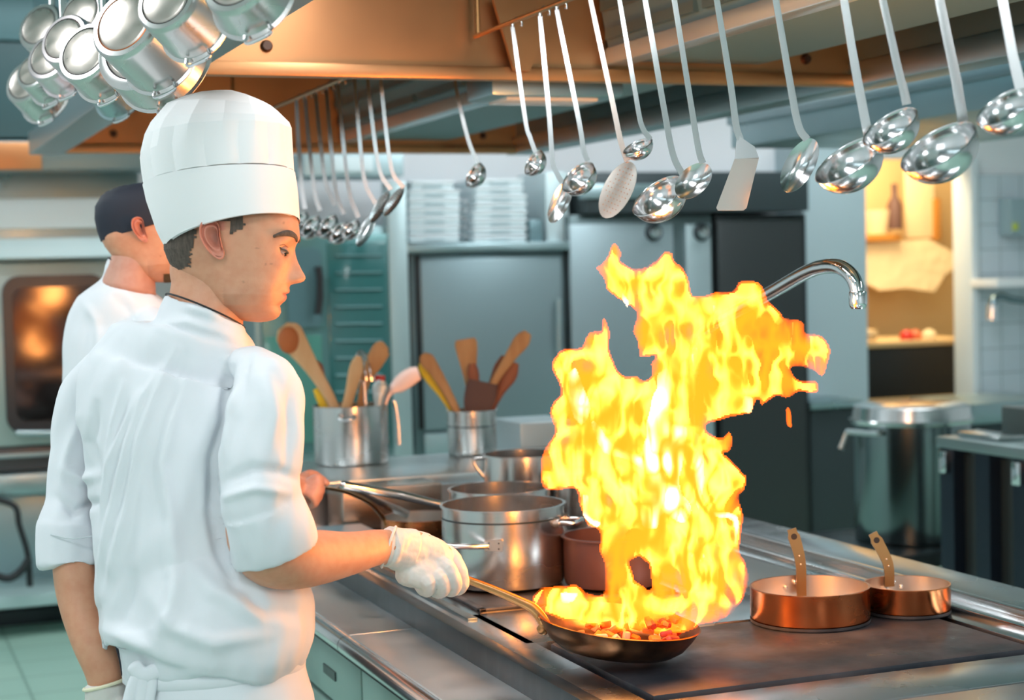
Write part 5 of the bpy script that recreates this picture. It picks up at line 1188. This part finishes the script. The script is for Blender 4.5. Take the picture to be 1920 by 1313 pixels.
# ================================================================ hanging ladles
def hookpos(x, y, dx=0):
    """where a handle that slants through (x,y) crosses the rail"""
    p = onx(x, y, RX); return (p-CP).dot(fw)
def strip(mb, pts, w0, w1, th=.0013):
    q = spl([tuple(p) for p in pts], 6); rings = []
    for i, p in enumerate(q):
        p = Vector(p); tt = (Vector(q[min(i+1, len(q)-1)])-Vector(q[max(i-1, 0)])).normalized(); e = tt.cross(fw).normalized(); nn = e.cross(tt).normalized(); w = w0+(w1-w0)*i/(len(q)-1)
        rings.append([p+e*w+nn*th, p-e*w+nn*th, p-e*w-nn*th, p+e*w-nn*th])
    return mb.loft(rings)
def utensil(name, label, cat, top, mids, end, D, w, head, grp=None, m=POLISH):
    """top (px) on the rail, mids px, end px where the head starts"""
    T0 = at(top[0], top[1], D)
    t = thing(name, label, cat, T0, grp)
    pts = [T0] + [at(x, y, D) for x, y in mids] + [at(end[0], end[1], D)]
    obj('handle', strip(MB(), pts, w*.80, w), m, t)
    hk = [tuple(T0), tuple(T0+V(0, 0, .012)+cr*.002), tuple(T0+V(0, 0, .020)+cr*.010), tuple(T0+V(0, 0, .014)+cr*.019), tuple(T0+V(0, 0, .002)+cr*.020)]
    obj('hook', MB().tube([Vector(p) for p in spl(hk, 5)], [(w*.6, .0014)]*21, 8, ref=fw), m, t)
    kind = head[0]
    if kind == 'bowl':
        (_, cx, cy, rpx, nx, ny, nzv) = head
        r_ = rpx/F*D; n_ = (cr*nx + cu*ny - fw*nzv).normalized(); c = at(cx, cy, D)
        rad = r_; prof = []
        for i in range(15):
            a = PI/2*i/14; prof.append((rad*math.sin(a), -rad*.86*math.cos(a)))
        prof += [(rad+.0012, .0006), (rad, .0018)]
        for i in range(14, -1, -1):
            a = PI/2*i/14; prof.append(((rad-.0014)*math.sin(a), -(rad*.86-.0014)*math.cos(a)))
        obj('bowl', MB().lathe(prof, c, 56, n_), m, t)
    elif kind == 'oval':
        (_, cx, cy, ax, lx, wx, dep) = head      # centre, axis angle deg (image), half length px, half width px, depth
        al = R(ax); L = cr*math.cos(al)+cu*math.sin(al); tilt = .45; Wd = ((-cr*math.sin(al)+cu*math.cos(al))*math.cos(tilt) + fw*math.sin(tilt)).normalized(); N_ = L.cross(Wd).normalized()
        if N_.dot(fw) > 0: N_ = -N_
        c = at(cx, cy, D); a_ = lx/F*D; b_ = wx/F*D/math.cos(tilt); rings = []
        for k in range(1, 15):
            u = k/14; z = -dep*(1-u*u); rings.append([c+L*(a_*u*math.cos(2*PI*j/48))+Wd*(b_*u*math.sin(2*PI*j/48))+N_*z for j in range(48)])
        for k in range(14, 0, -1):
            u = k/14; z = -dep*(1-u*u)-.0015; rings.append([c+L*(a_*u*math.cos(2*PI*j/48))+Wd*(b_*u*math.sin(2*PI*j/48))+N_*z for j in range(48)])
        bo_ = obj('bowl', MB().loft(rings), m, t)
        if dep < .004:
            hm_ = MB()
            for i in range(-5, 6):
                for j in range(-3, 4):
                    if (i/6)**2+(j/3.6)**2 < .8:
                        p = c+L*(a_*i/6.5)+Wd*(b_*j/4.2)-N_*(dep*(1-(i/6.5)**2-(j/4.2)**2)-.0004); hm_.tube([p, p+N_*.0006], .0011, 8)
            obj('holes', hm_, mat('hole_brown', (.22, .15, .12), .6), bo_)
    elif kind == 'blade':
        P = [at(x, y, D-.0) for x, y in head[1]]; S_ = MB().prism(P, fw*.0016); obj('blade', S_, mat('blade_steel', (.76, .66, .60), .22, 1), t)
        P = [at(x, y, D-.004 if i in (1, 2, 3) else D) for i, (x, y) in enumerate(head[2])]; obj('shoulder', MB().prism(P, fw*.0016), m, t)
    return t
def rail_pt(xt, X, Z):
    """the point of a rail (parallel to Y) seen in column xt"""
    a, b = .5, 12.0
    for _ in range(50):
        m_ = (a+b)/2
        if proj(V(X, m_, Z))[0] > xt: a = m_
        else: b = m_
    return V(X, (a+b)/2, Z)
def ly(x): return proj(rail_pt(x, RX, RZ-.012))[1]
def LD(x): return (rail_pt(x, RX, RZ)-CP).dot(fw)
def top_of(x0, y0, x1, y1):
    """extrapolate the handle line back up to the rail"""
    k = (x1-x0)/(y1-y0); x = x0
    for _ in range(8): x = x0+(ly(x)-y0)*k
    return x, ly(x)
def U(name, label, cat, x0, y0, x1, y1, mids, end, w, head, m=POLISH):
    tx, ty = top_of(x0, y0, x1, y1); D = LD(tx)
    return utensil(name, label, cat, (tx, ty), [(x0, y0)]*(1 if y0 > ty+25 else 0)+mids, end, D, w/F*D, head, 'steel utensils on the near rail', m)
WK = .0
U('ladle', 'small ladle hanging at the left end of the near rail', 'ladle', 965, 80, 985, 225, [(985, 225), (994, 258)], (1004, 286), 4.2, ('bowl', 1001, 305, 26, -.78, .42, .46))
U('serving_spoon', 'long spoon second from left on the near rail behind a ladle', 'spoon', 1018, 90, 1033, 250, [(1030, 220), (1036, 300), (1044, 325)], (1054, 342), 5, ('oval', 1050, 379, 66, 42, 17, .012))
U('ladle', 'medium ladle overlapping the long spoon on the near rail', 'ladle', 1055, 75, 1086, 230, [(1086, 230), (1094, 280)], (1102, 302), 5, ('bowl', 1084, 333, 37, -.62, .60, .52))
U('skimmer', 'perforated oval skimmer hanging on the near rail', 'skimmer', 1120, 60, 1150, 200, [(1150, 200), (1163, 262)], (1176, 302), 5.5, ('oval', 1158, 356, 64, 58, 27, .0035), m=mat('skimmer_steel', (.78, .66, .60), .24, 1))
U('ladle', 'smallest ladle in front of the skimmer on the near rail', 'ladle', 1170, 50, 1192, 180, [(1192, 180), (1203, 235)], (1219, 261), 5, ('bowl', 1196, 275, 29, -.42, .82, .38))
U('ladle', 'deep ladle behind a rounded spoon near the rail middle', 'ladle', 1220, 60, 1246, 210, [(1246, 210), (1262, 290)], (1280, 328), 6.2, ('bowl', 1234, 368, 55, -.56, .70, .46))
U('serving_spoon', 'rounded spoon overlapping the deep ladle near the rail middle', 'spoon', 1277, 80, 1293, 180, [(1293, 180), (1306, 260), (1312, 290)], (1318, 306), 6.2, ('oval', 1300, 339, 46, 41, 26, .014))
U('turner', 'flat rectangular turner hanging between the spoons on the near rail', 'turner', 1352, 50, 1370, 160, [(1370, 160), (1380, 235)], (1388, 262), 6.8, ('blade', [(1378, 297), (1423, 296), (1400, 390), (1394, 395), (1346, 395), (1343, 390)], [(1382, 252), (1396, 262), (1415, 275), (1423, 296), (1378, 298), (1380, 270)]))
U('serving_spoon', 'large deep spoon with an orange-lit neck right of the turner', 'spoon', 1463, 50, 1482, 160, [(1482, 160), (1497, 236)], (1513, 262), 7.4, ('oval', 1499, 310, 62, 56, 26, .016))
U('ladle', 'big ladle behind another ladle on the right of the near rail', 'ladle', 1592, 60, 1612, 180, [(1604, 130), (1622, 225)], (1629, 256), 9, ('bowl', 1589, 301, 68, -.58, .74, .36))
U('ladle', 'ladle overlapping the big ladle above the doorway', 'ladle', 1666, 50, 1684, 130, [(1684, 130), (1694, 168)], (1700, 196), 8.4, ('bowl', 1669, 238, 56, -.58, .74, .36))
U('ladle', 'largest ladle hanging third from right above the tan store room', 'ladle', 1772, 50, 1793, 150, [(1793, 150), (1800, 195)], (1806, 228), 10, ('bowl', 1759, 276, 76, -.56, .76, .36))
U('ladle', 'ladle cut off by the right edge of the picture', 'ladle', 1885, 30, 1898, 100, [(1898, 100), (1904, 125)], (1914, 166), 10, ('bowl', 1888, 200, 60, -.56, .76, .36))
# single ladle hanging behind the near hood panel
utensil('ladle', 'lone small ladle hanging by itself behind the hood panel edge', 'ladle', (850, 128), [(858, 180), (878, 262)], (896, 306), 4.25, .0052, ('bowl', 889, 328, 25, -.80, .40, .46))
_p = at(850, 128, 4.25); obj('hook_bar', MB().tube([_p + cr*.01 + V(0, 0, .004), V(_p.x, _p.y, 2.62)], .005, 8), BRASS, hood)
# far row
fy = lambda x: 195-.308*(x-520)
FR = [('serving_spoon', 'flat pinkish spoon at the right end of the far rail', 'spoon', 712, 735, 330, 757, 352, ('oval', 738, 378, 56, 32, 10, .003)),
      ('serving_spoon', 'second pinkish spoon from the right end of the far rail', 'spoon', 688, 712, 330, 733, 356, ('oval', 712, 388, 60, 34, 11, .003)),
      ('ladle', 'far-rail ladle in the middle of the blurred cluster', 'ladle', 665, 684, 350, 706, 385, ('oval', 686, 432, 62, 34, 12, .004)),
      ('ladle', 'far-rail ladle left of the middle of the cluster', 'ladle', 634, 655, 370, 672, 408, ('bowl', 656, 430, 22, -.6, .6, .5)),
      ('ladle', 'far-rail ladle with a low dull bowl', 'ladle', 612, 630, 370, 645, 402, ('bowl', 634, 436, 24, -.6, .6, .5)),
      ('ladle', 'far-rail ladle with a tilted grey bowl', 'ladle', 592, 610, 350, 628, 385, ('bowl', 612, 424, 26, -.6, .55, .5)),
      ('ladle', 'bright far-rail ladle next to the white toque', 'ladle', 572, 590, 370, 600, 395, ('bowl', 580, 425, 26, -.6, .6, .5)),
      ('ladle', 'left-most far-rail ladle half hidden by the white toque', 'ladle', 556, 566, 360, 572, 392, ('bowl', 560, 414, 22, -.6, .6, .5))]
for nm, lb, ct, xt, x1, y1, xe, ye, hd_ in FR:
    p = rail_pt(xt, 1.205, 2.088); D = (p-CP).dot(fw)
    utensil(nm, lb, ct, (xt, proj(p)[1]), [((xt*.5+x1*.5)-1, (fy(xt)+y1)/2), (x1, y1-10)], (xe, ye), D, 4.2/F*D, hd_, 'steel utensils on the far rail')

# ================================================================ pots hanging at upper left
POTR = thing('pot_rack', 'steel rack bar carrying the hanging saucepans at upper left', 'rack', V(.25, 2.9, 2.36))
obj('bar', MB().tube([at(560, -260, 2.25), at(20, -70, 4.6)], .010, 12), POLISH, POTR)
obj('bar', MB().tube([at(500, -300, 2.25), at(-20, -90, 4.6)], .010, 12), POLISH, POTR)
for u in (.1, .9):
    p = at(560, -260, 2.25)*(1-u)+at(20, -70, 4.6)*u; obj('hanger', MB().tube([p, V(p.x, p.y, 2.95)], .006, 8), POLISH, POTR)
def hpot(label, cx, cy, rpx, D, L, flare=1.12, dx=.40, dy=-.32, dz=.86, disc=.78, m=POTST, ring=None):
    """saucepan hung by its handle: base faces the viewer's lower left, mouth away"""
    D *= .88; r_ = rpx*1.2/F*D; ax = (cr*dx + cu*dy + fw*dz).normalized(); c = at(cx, cy, D)
    t = thing('hanging_saucepan', label, 'saucepan', c, 'steel saucepans hanging at upper left')
    l = L*r_*1.25
    prof = [(0, .0015), (r_*disc, .0015), (r_*disc+.001, 0), (r_*.93, .001), (r_, .006), (r_*1.01, .012), (r_*flare, l-.003), (r_*flare+.005, l), (r_*flare+.005, l+.002), (r_*flare-.002, l+.001), (r_*.98, .012), (0, .006)]
    obj('body', MB().lathe(prof, c, 56, ax), m, t)
    obj('base_disc', MB().lathe([(0, -.0025), (r_*disc*.9, -.0025), (r_*disc*.95, -.001), (r_*disc, .001)], c, 56, ax), mat('base_disc_steel', (.60, .54, .49), .32, 1, aniso=((3, 40, 40), .26, .4)), t)
    obj('base_ring', MB().lathe([(r_*disc*.985, .0), (r_*disc*1.0, -.001), (r_*disc*1.03, .0), (r_*disc*1.03, .002)], c, 56, ax), ring or mat('ring_dark', (.10, .09, .09), .4, .5), t)
    rim = c + ax*l; up = (cu*.9 - cr*.25 + fw*.25); up = (up - ax*up.dot(ax)).normalized()
    h0 = rim + up*(r_*flare); h1 = h0 + up*.035 + ax*.004; h2 = h1 + up*.13 + ax*.01
    obj('handle', MB().tube([h0-up*.004, h0*.5+h1*.5, h1, h1*.5+h2*.5, h2], [(.010, .003), (.008, .003), (.008, .0035), (.010, .0035), (.011, .003)], 10, ref=ax, ends=.5), POLISH, t)
    s = up.cross(ax).normalized(); q = rim - up*(r_*flare)
    obj('rim_lug', MB().tube([Vector(p) for p in spl([tuple(q+s*.02-ax*.008), tuple(q+s*.018-up*.014-ax*.008), tuple(q-s*.018-up*.014-ax*.008), tuple(q-s*.02-ax*.008)], 4)], .003, 8), POLISH, t)
OR = mat('ring_orange', (.55, .16, .05), .35, .8)
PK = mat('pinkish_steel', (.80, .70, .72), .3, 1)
hpot('wide saucepan cut by the top edge, rightmost of the hanging cluster', 440, -42, 62, 2.75, .75, 1.18)
hpot('small saucepan with a scratched white base at the top edge', 310, -2, 55, 2.95, 1.25)
hpot('large saucepan with an orange ring round its base, in the cluster centre', 232, 42, 62, 3.15, 1.35, ring=OR)
hpot('wide sauté pan right behind the orange-ringed saucepan', 262, 78, 82, 3.42, .65, 1.05)
hpot('saucepan with a brushed base left of the orange-ringed one', 158, 96, 52, 3.62, .9, 1.1)
hpot('pale pinkish saucepan above the brushed one', 118, 72, 44, 3.92, .9, 1.1, m=PK)
hpot('pinkish saucepan with a blank base at the cluster left', 90, 104, 42, 4.15, .9, 1.1, m=PK)
hpot('small grey saucepan near the left edge of the cluster', 60, 132, 31, 4.45, 1.2, 1.15)
hpot('grey saucepan lowest at the left edge of the cluster', 46, 152, 38, 4.75, 1.1, 1.2)
hpot('bright saucepan high at the left of the cluster', 72, 48, 40, 4.6, .8, 1.1)
hpot('bright saucepan hanging above the pinkish ones', 150, 26, 42, 4.0, .8, 1.1)
hpot('teal-grey saucepan behind the wide pan, lowest in the middle', 195, 150, 38, 4.5, .9, 1.2, m=TEALST)
